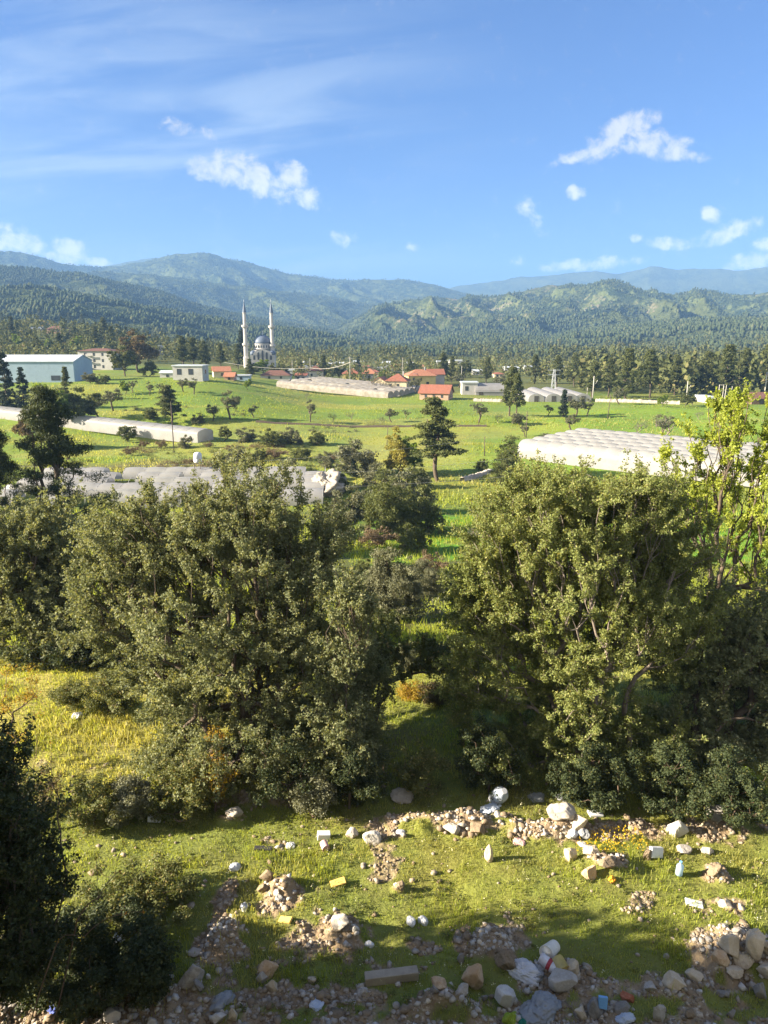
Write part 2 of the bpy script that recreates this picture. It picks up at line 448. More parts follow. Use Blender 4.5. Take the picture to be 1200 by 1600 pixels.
# ground: one sheet, colour regions carried as albedo, real relief in the mesh
def ground_material():
    m, n, out = mat_new('ground')
    at = n.new('ShaderNodeAttribute'); at.attribute_name = 'tint'
    so = n.new('ShaderNodeAttribute'); so.attribute_name = 'soil'
    p = n.new('ShaderNodeNewGeometry').outputs['Position']
    a = n.noise(p, 0.06, 6, 0.6); b = n.noise(p, 0.9, 6, 0.65); c = n.noise(p, 9.0, 5, 0.65)
    col = n.mix(n.m('MULTIPLY', n.step(b, 0.35, 0.7), 0.45), at.outputs['Vector'], (.14,.12,.045))
    col = n.mix(n.m('MULTIPLY', n.step(a, 0.42, 0.62), 0.55), col, n.mix(1.0, col, (1.5,1.25,.9), 'MULTIPLY'))
    col = n.mix(n.m('MULTIPLY', n.step(c, 0.50, 0.72), 0.40), col, n.mix(1.0, col, (.50,.55,.5), 'MULTIPLY'))
    s1 = n.mix(n.step(b, .3, .7), (.31,.235,.15), (.21,.155,.098))
    s1 = n.mix(n.m('MULTIPLY', n.step(c, .54, .66), .8), s1, (.50,.44,.36))
    s1 = n.mix(n.m('MULTIPLY', n.step(n.noise(p, 4, 4, .6), .55, .7), .7), s1, (.13,.10,.07))
    col = n.mix(so.outputs['Fac'], col, s1)
    h = n.m('ADD', n.m('MULTIPLY', b, 0.5), n.m('MULTIPLY', c, 0.25))
    bs = principled(n, col, 0.95, 0.1, n.bump(h, 0.7, 0.25))
    n.l.new(bs.outputs[0], out.inputs[0])
    return m
M['ground'] = ground_material()
def hill_material():
    m, n, out = mat_new('hills')
    g = n.new('ShaderNodeNewGeometry')
    p = g.outputs['Position']
    cl = n.new('ShaderNodeAttribute'); cl.attribute_name = 'cliff'
    md = n.new('ShaderNodeAttribute'); md.attribute_name = 'meadow'
    a = n.noise(p, 0.004, 6, 0.6); b = n.noise(p, 0.03, 6, 0.7); c = n.noise(p, 0.09, 3, 0.7)
    col = n.mix(n.step(a, 0.35, 0.65), (.042,.060,.026), (.085,.098,.040))
    col = n.mix(n.m('MULTIPLY', n.step(b, 0.50, 0.66), 0.6), col, (.14,.145,.06))
    col = n.mix(n.m('MULTIPLY', n.step(c, 0.46, 0.6), 0.55), col, (.020,.030,.015))
    mf = n.m('MULTIPLY', md.outputs['Fac'], n.step(n.m('ADD', b, n.m('MULTIPLY', a, .5)), .66, .80), clamp=True)
    col = n.mix(mf, col, (.14,.165,.055))
    cf = n.m('MULTIPLY', cl.outputs['Fac'], n.step(n.m('ADD', n.m('MULTIPLY', b, .6), n.m('MULTIPLY', c, .4)), .51, .62), clamp=True)
    col = n.mix(cf, col, n.mix(n.step(b, .4, .6), (.40,.34,.25), (.28,.23,.16)))
    h = n.m('ADD', n.m('MULTIPLY', b, 0.6), n.m('MULTIPLY', c, 0.5))
    bs = principled(n, col, 1.0, 0.0, n.bump(h, 1.0, 24.0))
    n.l.new(bs.outputs[0], out.inputs[0])
    return m
M['hills'] = hill_material()

# ------------------------------------------------------------------ the ground and the hills: one polar sheet
def build_terrain():
    th = np.radians(np.linspace(-46, 46, 760))
    rad = np.concatenate([np.linspace(1.0, 8.4, 40, endpoint=False), np.geomspace(8.4, 30, 330, endpoint=False), np.geomspace(30, 720, 430)])
    rad2 = np.geomspace(720, 7900, 520)
    def sheet(name, rr, mat, far):
        T, R = np.meshgrid(th, rr)
        X = (R * np.sin(T)).ravel(); Y = (R * np.cos(T)).ravel()
        Z = H(X, Y)
        nr, nt = R.shape
        i = np.arange(nr * nt).reshape(nr, nt)
        q = np.stack([i[:-1, :-1], i[:-1, 1:], i[1:, 1:], i[1:, :-1]], -1).reshape(-1, 4)[:, ::-1]
        at = {}
        if not far:
            so = np.zeros_like(X); k = (Y < 21) & (Y > 5)
            so[k] = soil(X[k], Y[k]); at['soil'] = so
            at['tint'] = tint(X, Y)
        else:
            d = np.hypot(X, Y); u = X / Y; pxs = 600 + u * FPX * .98
            cl = np.zeros_like(X); md = np.full_like(X, .35)
            dz = np.gradient(Z.reshape(nr, nt), axis=0) / np.gradient(R, axis=0)
            steep = np.abs(dz).ravel()
            for (cx, cy, rx, ry) in [(822,457,26,12),(838,452,20,9),(772,490,70,16),(700,487,75,20),(690,470,26,14),(905,478,36,10),(980,484,34,12),(740,478,40,16),(640,500,40,14),(1150,462,40,8)]:
                e = CAMZ + d * 0
                ang = (Z - CAMZ) / d
                pyv = 800 - FPX * np.tan(np.arctan(ang) + PITCH)
                cl = np.maximum(cl, ss(1.25 - np.hypot((pxs - cx) / rx, (pyv - cy) / ry) + (fbm(X / 60, Y / 160, 3, 77) - .5) * 1.6, 0.1, .5) * ((d > 1750) & (d < 2950)))
            md = np.where((d > 2900) & (d < 4700), .6, md)
            md = np.maximum(md, 0.9 * ((d > 2050) & (d < 2650) & (pxs > 600)))
            at['cliff'] = cl; at['meadow'] = md
        return mesh_np(name, np.stack([X, Y, Z], 1), quads=q, mat=mat, smooth=True, attrs=at)
    tag(sheet('ground', np.concatenate([rad]), M['ground'], False), kind='structure')
    tag(sheet('hills', rad2, M['hills'], True), kind='structure')
def tint(X, Y):
    n = fbm(X / 3.0, Y / 3.0, 3, 61) - .5
    nb = fbm(X / 30, Y / 14, 4, 62) - .5
    a = X / np.maximum(Y, 1)
    c = np.zeros((len(X), 3)); c[:] = (.15,.18,.045)
    def put(w, col):
        c[:] = c * (1 - w[:, None]) + np.array(col) * w[:, None]
    yel = ss(Y, 15.2, 16.5) * ss(Y, 25, 22)
    put(yel * ss(a, -.12, -.24), (.29,.28,.09))
    put(yel * ss(a, -.12, -.02), (.17,.20,.055))
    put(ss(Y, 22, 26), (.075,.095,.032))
    put(ss(Y, 50, 60) * ss(a, -.06, 0.0) * ss(n, -.25, .05), (.09,.24,.02))
    put(ss(Y, 84, 92), (.13,.18,.035))
    f = ss(Y, 100, 125)
    put(f, (.145,.235,.040))
    put(f * ss(nb, -.02, .14) * .5, (.26,.275,.08))
    put(f * ss(Y, 118, 130) * ss(Y, 172, 160) * ss(np.abs(a - .03), .11, .06) * .6, (.27,.28,.085))
    put(f * ss(a, .12, .3) * ss(Y, 240, 200) * .8, (.16,.29,.03))
    put(ss(Y, 92, 98) * ss(Y, 135, 128) * ss(a, -.16, -.2) * ss(nb, -.2, .1), (.12,.125,.045))
    put(ss(Y, 255, 300) * ss(a, -.02, .02) , (.11,.135,.045))
    put(ss(Y, 330, 420), (.10,.125,.042))
    put(ss(n, .16, .3) * ss(Y, 100, 60) * .6, (.17,.15,.06))
    return c
build_terrain()

# ------------------------------------------------------------------ plants
def unit(v): return v / np.maximum(np.linalg.norm(v, axis=-1, keepdims=True), 1e-9)
def leaf_quads(C, R_, n, L, Wd, rng, up=0.5, shell=0.45, jit=0.35, loose=.75):
    """n leaves in every clump: centres C (N,3), radii R_ (N,3)"""
    n = np.broadcast_to(n, (len(C),)).astype(int)
    idx = np.repeat(np.arange(len(C)), n); k = len(idx)
    d = unit(rng.normal(size=(k, 3)))
    rad = rng.random(k) ** shell
    Pp = C[idx] + d * rad[:, None] * R_[idx]
    nn = unit(d * (1.2 - loose) * 1.5 + np.array([0, 0, up]) + rng.normal(size=(k, 3)) * loose)
    a = unit(np.cross(nn, rng.normal(size=(k, 3)))); b = np.cross(nn, a)
    s = (1 + (rng.random(k) - .5) * 2 * jit)[:, None]
    a = a * s * L / 2; b = b * s * Wd / 2; f = nn * s * Wd * 0.18
    v = np.stack([Pp - a, Pp + b + f - a * .1, Pp + a, Pp - b + f - a * .1], 1)
    return v.reshape(-1, 3), np.arange(4 * k).reshape(-1, 4)
def skeleton(base, C, rng, step=0.5, stems=None, tip=0.006, trunk=None, bend=0.12):
    """joints and radii of a branching trunk that reaches every clump"""
    nodes = [np.array(base, float)]; par = [-1]
    def grow(frm, to, wob):
        p0 = nodes[frm]; d = to - p0; L = np.linalg.norm(d)
        k = max(1, int(math.ceil(L / step)))
        off = rng.normal(size=3) * wob * L
        off[2] += 0.08 * L
        last = frm
        for j in range(1, k + 1):
            t = j / k
            nodes.append(p0 + d * t + off * math.sin(math.pi * t) * (1 if k > 1 else 0)); par.append(last); last = len(nodes) - 1
        return last
    for st in (stems or []):
        last = 0
        for q in st: last = grow(last, np.array(q, float), 0.05)
    order = np.argsort(np.linalg.norm(C - nodes[0], axis=1))
    for i in order:
        N_ = np.array(nodes); d = np.linalg.norm(N_ - C[i], axis=1)
        db = np.linalg.norm(N_ - nodes[0], axis=1); dc = np.linalg.norm(C[i] - nodes[0])
        cost = d + np.maximum(0, db - dc * 0.85) * 1.5 + np.maximum(0, N_[:, 2] - C[i][2]) * 0.8
        grow(int(np.argmin(cost)), C[i], bend)
    n = len(nodes); r = np.zeros(n); pw = 2.3
    for i in range(n - 1, 0, -1):
        if r[i] == 0: r[i] = tip ** pw
        r[par[i]] += r[i]
    r[0] = max(r[0], tip ** pw)
    r = r ** (1 / pw)
    if trunk:
        sc = trunk / r[0]
        r = r * np.where(r > 3 * tip, sc, 1 + (sc - 1) * np.clip((r - tip) / (2 * tip), 0, 1))
    return np.array(nodes), np.array(par), r
def tubes(nodes, par, r, sides=5, rmin=0.0):
    V_, Q = [], []
    i = np.nonzero((par >= 0) & (r >= rmin))[0]
    p = nodes[par[i]]; q = nodes[i]; rp = np.minimum(r[par[i]], r[i] * 1.35); rq = r[i]
    d = unit(q - p); h = np.where(np.abs(d[:, 2:3]) < .9, np.array([[0, 0, 1.]]), np.array([[1., 0, 0]]))
    a = unit(np.cross(d, h)); b = np.cross(d, a)
    t = np.arange(sides) * 2 * np.pi / sides
    ring = a[:, None, :] * np.cos(t)[None, :, None] + b[:, None, :] * np.sin(t)[None, :, None]
    v = np.concatenate([(p - d * rp[:, None] * .3)[:, None] + ring * rp[:, None, None], (q + d * rq[:, None] * .3)[:, None] + ring * rq[:, None, None]], 1)
    k = np.arange(sides); f = np.stack([k, (k + 1) % sides, sides + (k + 1) % sides, sides + k], 1)
    return v.reshape(-1, 3), (f[None] + (np.arange(len(i)) * 2 * sides)[:, None, None]).reshape(-1, 4)
def in_ellipsoids(E, n, rng, shell=0.5, zmin=None):
    """n points spread through a union of ellipsoids (cx,cy,cz,rx,ry,rz)"""
    E = np.array(E, float); w = (E[:, 3] * E[:, 4] * E[:, 5]) ** (2 / 3.); w /= w.sum()
    k = rng.choice(len(E), n, p=w)
    d = unit(rng.normal(size=(n, 3))) * (rng.random(n) ** shell)[:, None]
    P_ = E[k, :3] + d * E[k, 3:6]
    if zmin is not None:
        P_[:, 2] = np.maximum(P_[:, 2], zmin + rng.random(n) * 0.3)
    return P_
def plant(name, label, cat, base, C, R_, nl, L, Wd, leaf, bark, rng, trunk=.1, stems=None, step=.5, sides=5, up=.5, shell=.45, tip=.006, rmin=0.0, group=None, spray=0, trunk_name='trunk', crown_name='crown', bend=.12):
    base = np.array(base, float)
    root = thing(name, label, cat, base, group=group)
    C = C - base
    st = [[np.array(q) - base for q in s] for s in stems] if stems else None
    nodes, par, r = skeleton((0, 0, -0.15), C, rng, step, st, tip, trunk, bend)
    v, q = tubes(nodes, par, r, sides, rmin)
    if spray:
        # every clump is a bundle of leafy twigs that reach outwards and up
        ctr = C.mean(0) * np.array([1, 1, .7]); k = len(C)
        out = unit(C - ctr)
        ci = np.repeat(np.arange(k), spray)
        d = unit(out[ci] * .75 + np.array([0, 0, .40]) + rng.normal(size=(k * spray, 3)) * .75)
        ln = R_.mean(1)[ci] * (.7 + 1.1 * rng.random(k * spray))
        p0 = C[ci] - d * (ln * .25)[:, None]; p1 = C[ci] + d * ln[:, None]
        tn = np.concatenate([p0, p1]); tp = np.concatenate([np.full(k * spray, -1), np.arange(k * spray)])
        tv, tq = tubes(tn, tp, np.concatenate([np.full(k * spray, .006), np.full(k * spray, .003)]), 3)
        q = np.concatenate([q, tq + len(v)]); v = np.concatenate([v, tv])
        ns = 5; t = (np.arange(ns) + .6) / ns
        pts = (p0[:, None] + (p1 - p0)[:, None] * t[None, :, None]).reshape(-1, 3)
        nl = np.maximum(1, np.round(np.repeat(np.broadcast_to(nl, (k,))[ci] / (spray * ns), ns) * (.6 + .8 * rng.random(k * spray * ns))))
        C = pts; sr = .055 + .16 * R_.mean(1)[ci].repeat(ns)
        R_ = np.stack([sr, sr, sr], 1) * np.tile(1.15 - .5 * t, k * spray)[:, None]
    mesh_np(trunk_name, v, quads=q, mat=M[bark], parent=root, smooth=True)
    v, q = leaf_quads(C, R_, nl, L, Wd, rng, up, shell, loose=1.0 if spray else .75)
    mesh_np(crown_name, v, quads=q, mat=M[leaf], parent=root)
    return root
def px_ellipsoids(L, D):
    """(px, py, rx px, ry px, depth offset m, depth radius factor) -> world ellipsoids"""
    E = []
    for (px, py, rx, ry, off, kf) in L:
        d = D + off; c = pt(px, py, d); k = d / FPX
        E.append((c[0], c[1], c[2], rx * k, rx * k * kf, ry * k))
    return E

rng = np.random.default_rng(11)
# --- the two big evergreen oaks and their neighbours behind the grass terrace
def near_tree(name, label, cat, D, ell, base_px, n, cr, nl, L, Wd, leaf, bark, seed, trunk, stems_px=(), shell=.42, group=None, zmin=.2, up=.5, tip=.007, jitter=.35):
    rg = np.random.default_rng(seed)
    E = px_ellipsoids(ell, D)
    C = in_ellipsoids(E, n, rg, shell, None)
    gz = H(C[:, 0], C[:, 1])
    C[:, 2] = np.maximum(C[:, 2], gz + .15 + rg.random(n) * .35)
    base = spot(base_px[0], base_px[1], D)
    s = (1 + (rg.random(n) - .5) * 2 * jitter)
    R_ = cr * s[:, None] * (.55 + .95 * rg.random((n, 3))) * np.array([1, 1, .85])
    stems = [[pt(x, y, D + o) for (x, y, o) in st] for st in stems_px]
    return plant(name, label, cat, base, C, R_, (nl * s ** 2).astype(int), L, Wd, leaf, bark, rg, trunk, stems, .45, 6, up, .5, tip, spray=5)

near_tree('oak_tree', 'broad dark evergreen oak in front of the torn white greenhouse, its crown grey-green', 'tree', 17.6,
    [(380,805,105,85,.5,1.1),(262,842,108,88,.3,1.0),(170,915,50,70,.1,1),(200,890,85,105,.2,1.0),(430,880,125,120,.4,1.1),(490,870,60,60,.5,1),(500,1180,110,80,.2,1),(165,985,45,60,0,1),(330,960,150,120,0,1.1),(470,1030,110,130,.3,1.0),(270,1060,80,90,-.2,1),(390,1120,150,130,.2,1.0),(540,1120,70,110,.5,1),(520,1210,70,60,.3,1),(300,1190,90,80,.3,1)],
    (405,1230), 1000, .40, 470, .056, .036, 'oak', 'bark', 3, .26,
    [[(400,1120,0),(370,950,.2),(350,800,.3)],[(420,1100,.2),(440,950,.4),(460,860,.4)],[(380,1100,-.2),(280,960,0),(220,880,.1)],[(440,1120,.3),(520,1060,.4)]])
near_tree('oak_tree', 'large olive-gold evergreen oak standing below the scalloped white greenhouse', 'tree', 17.8,
    [(900,815,150,75,.3,1.1),(800,880,100,105,.1,1),(1000,835,95,85,.4,1),(900,930,150,120,0,1.1),(1000,950,95,110,.3,1),(790,1010,75,90,0,1),(890,1070,120,100,.2,1),(820,1150,110,80,.1,1),(960,1160,110,80,.4,1),(1045,850,65,95,.5,1),(1060,960,75,110,.4,1),(745,950,50,90,.1,1),(735,1080,55,70,.1,1),(860,785,80,45,.2,1),(980,785,80,45,.4,1)],
    (915,1240), 1150, .38, 420, .055, .035, 'oak_lit', 'bark_grey', 7, .2,
    [[(910,1130,0),(905,980,.1),(900,830,.2)],[(905,1120,0),(820,980,0),(790,900,0)],[(925,1130,.2),(975,980,.3),(1000,860,.3)],[(900,1150,.1),(850,1080,.1),(800,1050,0)]], shell=.5)
near_tree('oak_tree', 'dark shaded oak at the frame edge under the lime-green tree', 'tree', 18.6,
    [(1160,990,85,70,.3,1),(1110,1050,80,90,.2,1),(1190,1110,90,110,.4,1),(1100,1170,90,90,.2,1),(1230,1000,80,100,.6,1)],
    (1085,1240), 420, .40, 260, .072, .045, 'oak', 'bark', 19, .2,
    [[(1088,1100,0),(1092,960,.1)],[(1095,1120,.1),(1160,1020,.3)],[(1090,1130,.1),(1190,1080,.4)]])
near_tree('young_tree', 'tall thin tree in fresh lime-green leaf beside the scalloped white greenhouse', 'tree', 21.5,
    [(1130,690,70,45,0,1),(1170,730,75,60,.2,1),(1085,790,32,60,0,1),(1160,830,75,70,.2,1),(1200,670,55,50,.4,1),(1215,880,60,60,.4,1),(1065,720,35,40,0,1),(1140,640,50,25,.1,1),(1115,760,60,60,.1,1)],
    (1105,1130), 200, .30, 140, .085, .05, 'lime', 'bark', 23, .13,
    [[(1110,980,0),(1113,850,0),(1112,720,0)],[(1112,960,0),(1140,850,.1),(1160,720,.2)],[(1115,930,0),(1190,820,.3)],[(1112,900,0),(1085,820,0)]], shell=.6, tip=.011)
near_tree('tree', 'rounded grey-green tree beyond the sunlit yellow meadow', 'tree', 25.5,
    [(70,850,60,70,.2,1),(30,900,70,90,.2,1),(95,930,45,70,0,1),(-30,880,70,100,.4,1),(60,985,80,50,0,1)],
    (60,1035), 330, .55, 300, .095, .055, 'oak', 'bark', 29, .2, [[(60,950,0),(60,860,.1)],[(55,970,0),(20,880,.2)]])
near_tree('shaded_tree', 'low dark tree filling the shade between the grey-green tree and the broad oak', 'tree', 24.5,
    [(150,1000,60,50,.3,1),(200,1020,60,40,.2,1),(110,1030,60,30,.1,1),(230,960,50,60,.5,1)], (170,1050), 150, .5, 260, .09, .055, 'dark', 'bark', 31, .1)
near_tree('oak_sapling', 'small sunlit oak sapling standing against the side of the broad dark oak', 'tree', 16.2,
    [(545,950,38,40,0,1),(535,1140,45,45,0,1),(550,1190,50,40,0,1),(560,985,30,35,.1,1),(535,1040,40,35,0,1),(520,1080,30,30,0,1)], (545,1255), 110, .28, 190, .06, .038, 'oak', 'bark', 37, .03,
    [[(545,1160,0),(543,1060,0),(550,970,0)]])
near_tree('leafy_sapling', 'spreading green sapling reaching into the gap between the two big oaks', 'tree', 19.8,
    [(600,1020,40,30,0,1),(625,1045,25,22,0,1),(580,1060,40,35,0,1),(690,1030,45,25,.2,1)], (585,1190), 80, .30, 150, .09, .055, 'shrub', 'bark', 41, .06,
    [[(590,1110,0),(605,1040,0)]])

# --- shrubs on and round the terrace
def shrub(label, px, py, w, h, leaf, seed, n=40, nl=150, L=.05, Wd=.028, cr=.16, depth=None, kf=1.0, bark='twig', name='shrub', cat='shrub', up=.6, zlow=.1):
    rg = np.random.default_rng(seed)
    b, t = place(px, py)
    if depth: b = spot(px, py, depth); t = depth
    k = t / FPX; rx = w * k / 2; hz = h * k
    d = unit(rg.normal(size=(n, 3))) * (rg.random(n) ** .45)[:, None]
    C = b + np.stack([d[:, 0] * rx * .85, d[:, 1] * rx * .85 * kf, hz * (.48 + .44 * d[:, 2])], 1)
    C[:, 2] = np.maximum(C[:, 2], H(C[:, 0], C[:, 1]) + zlow)
    s = 1 + (rg.random(n) - .5) * .7
    crr = min(cr, rx * .5)
    R_ = np.stack([crr * s, crr * s, crr * s * .8], 1)
    return plant(name, label, cat, b, C, R_, (nl * s ** 2).astype(int), L, Wd, leaf, bark, rg, .03, None, .3, 4, up, .5, .004, trunk_name='stems', crown_name='foliage')
SH = [
 ('sunlit yellow-green shrub at the grass edge below the yellow meadow', 150,1285,130,80,'shrub',1,50,190),
 ('sunlit grey-green shrub beside the white carton under the oak', 215,1283,110,75,'grey_shrub',2,60,220),
 ('yellowing shrub with a few orange leaves at the foot of the broad oak', 290,1278,130,110,'shrub',3,60,170),
 ('autumn-coloured thin shrub in front of the broad oak, leaves golden', 335,1270,80,170,'gold_leaf',4,26,60),
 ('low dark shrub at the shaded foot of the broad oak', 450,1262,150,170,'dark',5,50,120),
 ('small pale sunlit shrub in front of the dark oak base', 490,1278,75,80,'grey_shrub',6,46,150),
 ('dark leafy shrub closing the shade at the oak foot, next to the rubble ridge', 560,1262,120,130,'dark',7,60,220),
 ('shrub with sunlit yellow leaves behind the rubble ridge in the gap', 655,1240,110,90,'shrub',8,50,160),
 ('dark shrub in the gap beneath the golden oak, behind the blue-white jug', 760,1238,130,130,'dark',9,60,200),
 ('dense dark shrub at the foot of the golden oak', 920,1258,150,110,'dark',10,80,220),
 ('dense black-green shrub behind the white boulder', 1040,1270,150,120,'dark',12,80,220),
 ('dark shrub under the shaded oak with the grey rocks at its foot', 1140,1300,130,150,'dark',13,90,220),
 ('bright green shrub glowing in the shade at the frame edge', 1165,1262,60,70,'bright',14,30,160),
 ('low spreading twiggy shrub in sun and shade beside the dark thicket', 210,1430,230,62,'shrub',15,90,170),
 ('dark leafy thicket above the stones at the bottom corner', 140,1548,270,130,'dark',16,150,230),
 ('dark green shrub beside the long grey boulder', 235,1560,120,130,'dark',17,70,200),
 ('grey-green shrub on the far edge of the yellow meadow', 115,1108,70,50,'shrub',18,40,160),
 ('rounded olive-green shrub beside the oak, behind the yellow meadow', 175,1115,100,75,'shrub',19,60,180),
 ('pale dry bush at the end of the shaded lawn in the gap', 680,1098,60,40,'dry',20,40,140),
 ('low straw-coloured bush beside the dry bush in the gap', 640,1092,50,28,'gold_leaf',21,30,70),
 ('tall yellow-leaved sapling beside the dark bush, backlit', 40,1200,90,200,'gold_leaf',22,24,50),
 ('straggly twiggy shrub with pinkish stems between dark bush and meadow', 75,1290,100,130,'dry',24,40,70),
]
for (lb, px, py, w, h, lf, sd, n, nl) in SH:
    shrub(lb, px, py, w, h, lf, sd, n, nl)
# tall dark bush at the side, which throws the shade over the bottom of the slope
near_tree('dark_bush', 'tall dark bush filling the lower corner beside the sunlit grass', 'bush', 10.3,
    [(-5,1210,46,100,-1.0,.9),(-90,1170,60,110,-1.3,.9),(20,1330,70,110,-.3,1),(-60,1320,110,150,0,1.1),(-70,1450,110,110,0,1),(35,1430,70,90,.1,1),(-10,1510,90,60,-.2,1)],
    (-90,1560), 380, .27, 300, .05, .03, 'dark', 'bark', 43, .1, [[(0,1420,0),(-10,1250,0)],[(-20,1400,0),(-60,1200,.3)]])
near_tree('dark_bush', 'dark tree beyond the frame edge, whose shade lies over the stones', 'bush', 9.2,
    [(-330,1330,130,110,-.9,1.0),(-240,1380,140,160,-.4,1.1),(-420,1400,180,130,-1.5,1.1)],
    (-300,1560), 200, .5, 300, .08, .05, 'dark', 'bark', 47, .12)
# bare twigs that stick out of the thicket
def bare(label, px, py, depth, tips, seed):
    rg = np.random.default_rng(seed)
    b = spot(px, py, depth)
    C = np.array([pt(x, y, depth + o) for (x, y, o) in tips])
    root = thing('bare_branch', label, 'branch', b)
    nodes, par, r = skeleton((0, 0, -.05), C - b, rg, .12, None, .0035, .016, .06)
    v, q = tubes(nodes, par, r, 4)
    mesh_np('stem', v, quads=q, mat=M['twig'], parent=root, smooth=True)
    lf, lq = leaf_quads((C - b), np.full((len(C), 3), .05), 5, .04, .022, rg)
    mesh_np('leaves', lf, quads=lq, mat=M['gold_leaf'], parent=root)
bare('bare twig arching out of the thicket over the sunlit grass', 60, 1480, 10.4, [(195,1318,0),(190,1360,.1),(150,1340,.1),(165,1400,0),(120,1440,0)], 1)
bare('long bare branch lying low across the dark thicket', 0, 1500, 9.8, [(225,1425,0),(195,1428,0),(130,1465,0),(90,1470,.1)], 2)
bare('bare twigs rising from the dark bush before the yellow meadow', 10, 1330, 11.0, [(50,1130,0),(30,1180,0),(95,1290,0),(80,1160,.1),(60,1210,0),(100,1240,0),(15,1150,0),(110,1310,0)], 3)

# ------------------------------------------------------------------ trees of the valley: one model of each kind, copied
PROTO = {}
def proto(key, name, cat, Hm, shape, n, nl, L, Wd, cr, leaf, bark, seed, trunk, stems=None, sides=5, up=.4, squash=.7, tip=.02, shell=.5):
    rg = np.random.default_rng(seed)
    C = shape(rg, n)
    n = len(C); s = 1 + (rg.random(n) - .5) * .7
    R_ = np.stack([cr * s, cr * s, cr * s * squash], 1) * (.7 + .6 * rg.random((n, 3)))
    root = plant(name, None, cat, (0, 0, 0), C, R_, (nl * s ** 2).astype(int), L, Wd, leaf, bark, rg, trunk, stems, Hm * .09, sides, up, shell, tip, rmin=tip * 1.02)
    PROTO[key] = [root, Hm, False]
def pine_shape(h, w, z0=.28, p=1.3, lean=0.0):
    def f(rg, n):
        z = z0 + (1 - z0) * rg.random(n) ** .85
        R0 = w * h * (1 - ((z - z0) / (1 - z0)) ** p * .88) * (0.72 + .28 * np.sin(z * 37 + 1))
        t = rg.random(n) * 2 * np.pi; q = rg.random(n) ** .45
        lob = 1 + .22 * np.sin(3 * t + 1.3) + .12 * np.sin(5 * t + z * 9)
        return np.stack([np.cos(t) * R0 * q * lob + lean * z * h, np.sin(t) * R0 * q * lob, z * h], 1)
    return f
def cone_shape(h, w, z0=.06):
    def f(rg, n):
        z = z0 + (1 - z0) * rg.random(n) ** 1.25
        R0 = w * h * (1 - z) ** .85 + .01 * h
        t = rg.random(n) * 2 * np.pi; q = rg.random(n) ** .4
        return np.stack([np.cos(t) * R0 * q, np.sin(t) * R0 * q, z * h], 1)
    return f
def round_shape(h, w, zc=.6, zr=.38, lumps=6):
    def f(rg, n):
        E = [(0, 0, zc * h, w * h * .7, w * h * .7, zr * h * .85)]
        for i in range(lumps):
            t = rg.random() * 2 * math.pi
            k = .4 + .25 * rg.random()
            E.append((math.cos(t) * w * h * .6, math.sin(t) * w * h * .6, (zc + (rg.random() - .5) * zr * 1.1) * h, w * h * k, w * h * k, zr * h * k))
        C = in_ellipsoids(E, n, rg, .45)
        C[:, 2] = np.maximum(C[:, 2], .06 * h + rg.random(n) * .05 * h)
        return C
    return f
def dome_shape(h, w):
    def f(rg, n):
        E = [(0, 0, .30 * h, w * h * .75, w * h * .75, .62 * h)]
        for i in range(9):
            t = rg.random() * 2 * math.pi; k = .30 + .25 * rg.random(); q = .45 + .35 * rg.random()
            E.append((math.cos(t) * w * h * q, math.sin(t) * w * h * q, (.12 + .45 * rg.random()) * h, w * h * k, w * h * k, h * k * .8))
        C = in_ellipsoids(E, n, rg, .45)
        return C[C[:, 2] > .03 * h]
    return f
proto('pine1', 'pine_tree', 'tree', 12, pine_shape(12, .27), 130, 62, .55, .17, .75, 'pine', 'bark', 51, .24, [[(.1, 0, 5), (0, .1, 11.3)]], squash=.5)
proto('pine2', 'pine_tree', 'tree', 12, pine_shape(12, .30, .22, 1.7, .05), 140, 62, .55, .17, .8, 'pine', 'bark', 52, .24, [[(.3, 0, 5), (.5, .1, 11.2)]], squash=.5)
proto('pine3', 'pine_tree', 'tree', 12, pine_shape(12, .22, .15, 1.1), 130, 60, .55, .17, .7, 'pine', 'bark', 53, .22, [[(0, 0, 6), (0, .1, 11.4)]], squash=.55)
proto('pine4', 'pine_tree', 'tree', 12, pine_shape(12, .28, .30, 1.2, -.06), 170, 68, .5, .15, .75, 'pine', 'bark', 54, .26, [[(-.5, 0, 2.6), (.1, 0, 5), (-.3, .1, 11.2)]], squash=.42)
proto('conifer', 'conifer_tree', 'tree', 10, cone_shape(10, .24), 140, 60, .42, .12, .5, 'pine_dark', 'bark', 55, .16, [[(0, 0, 5), (0, 0, 9.6)]], squash=.5)
proto('cypress', 'cypress_tree', 'tree', 8, cone_shape(8, .14, .04), 90, 60, .35, .14, .42, 'pine_dark', 'bark', 56, .12, [[(0, 0, 4), (0, 0, 7.4)]], squash=.9)
proto('olive1', 'olive_tree', 'tree', 4.5, round_shape(4.5, .42, .62, .34), 44, 60, .24, .11, .42, 'olive', 'bark', 57, .17)
proto('olive2', 'olive_tree', 'tree', 4.5, round_shape(4.5, .36, .64, .33, 4), 36, 60, .24, .11, .40, 'olive', 'bark', 58, .16)
proto('olive3', 'olive_tree', 'tree', 4.5, round_shape(4.5, .45, .66, .28, 7), 40, 45, .24, .11, .38, 'olive', 'bark', 59, .15)
proto('sparse', 'bare_tree', 'tree', 6, round_shape(6, .42, .62, .36, 7), 120, 7, .2, .09, .42, 'grey_shrub', 'bark_grey', 60, .15, tip=.03)
proto('bush1', 'bush', 'bush', 4, round_shape(4, .52, .46, .44), 70, 62, .26, .13, .42, 'green', 'bark', 61, .12)
proto('bush2', 'bush', 'bush', 4, round_shape(4, .60, .44, .42, 8), 80, 62, .26, .13, .42, 'olive', 'bark', 62, .12)
proto('brushy', 'brown_bush', 'bush', 3, round_shape(3, .6, .46, .42, 7), 70, 40, .22, .06, .34, 'brush', 'twig', 63, .05)
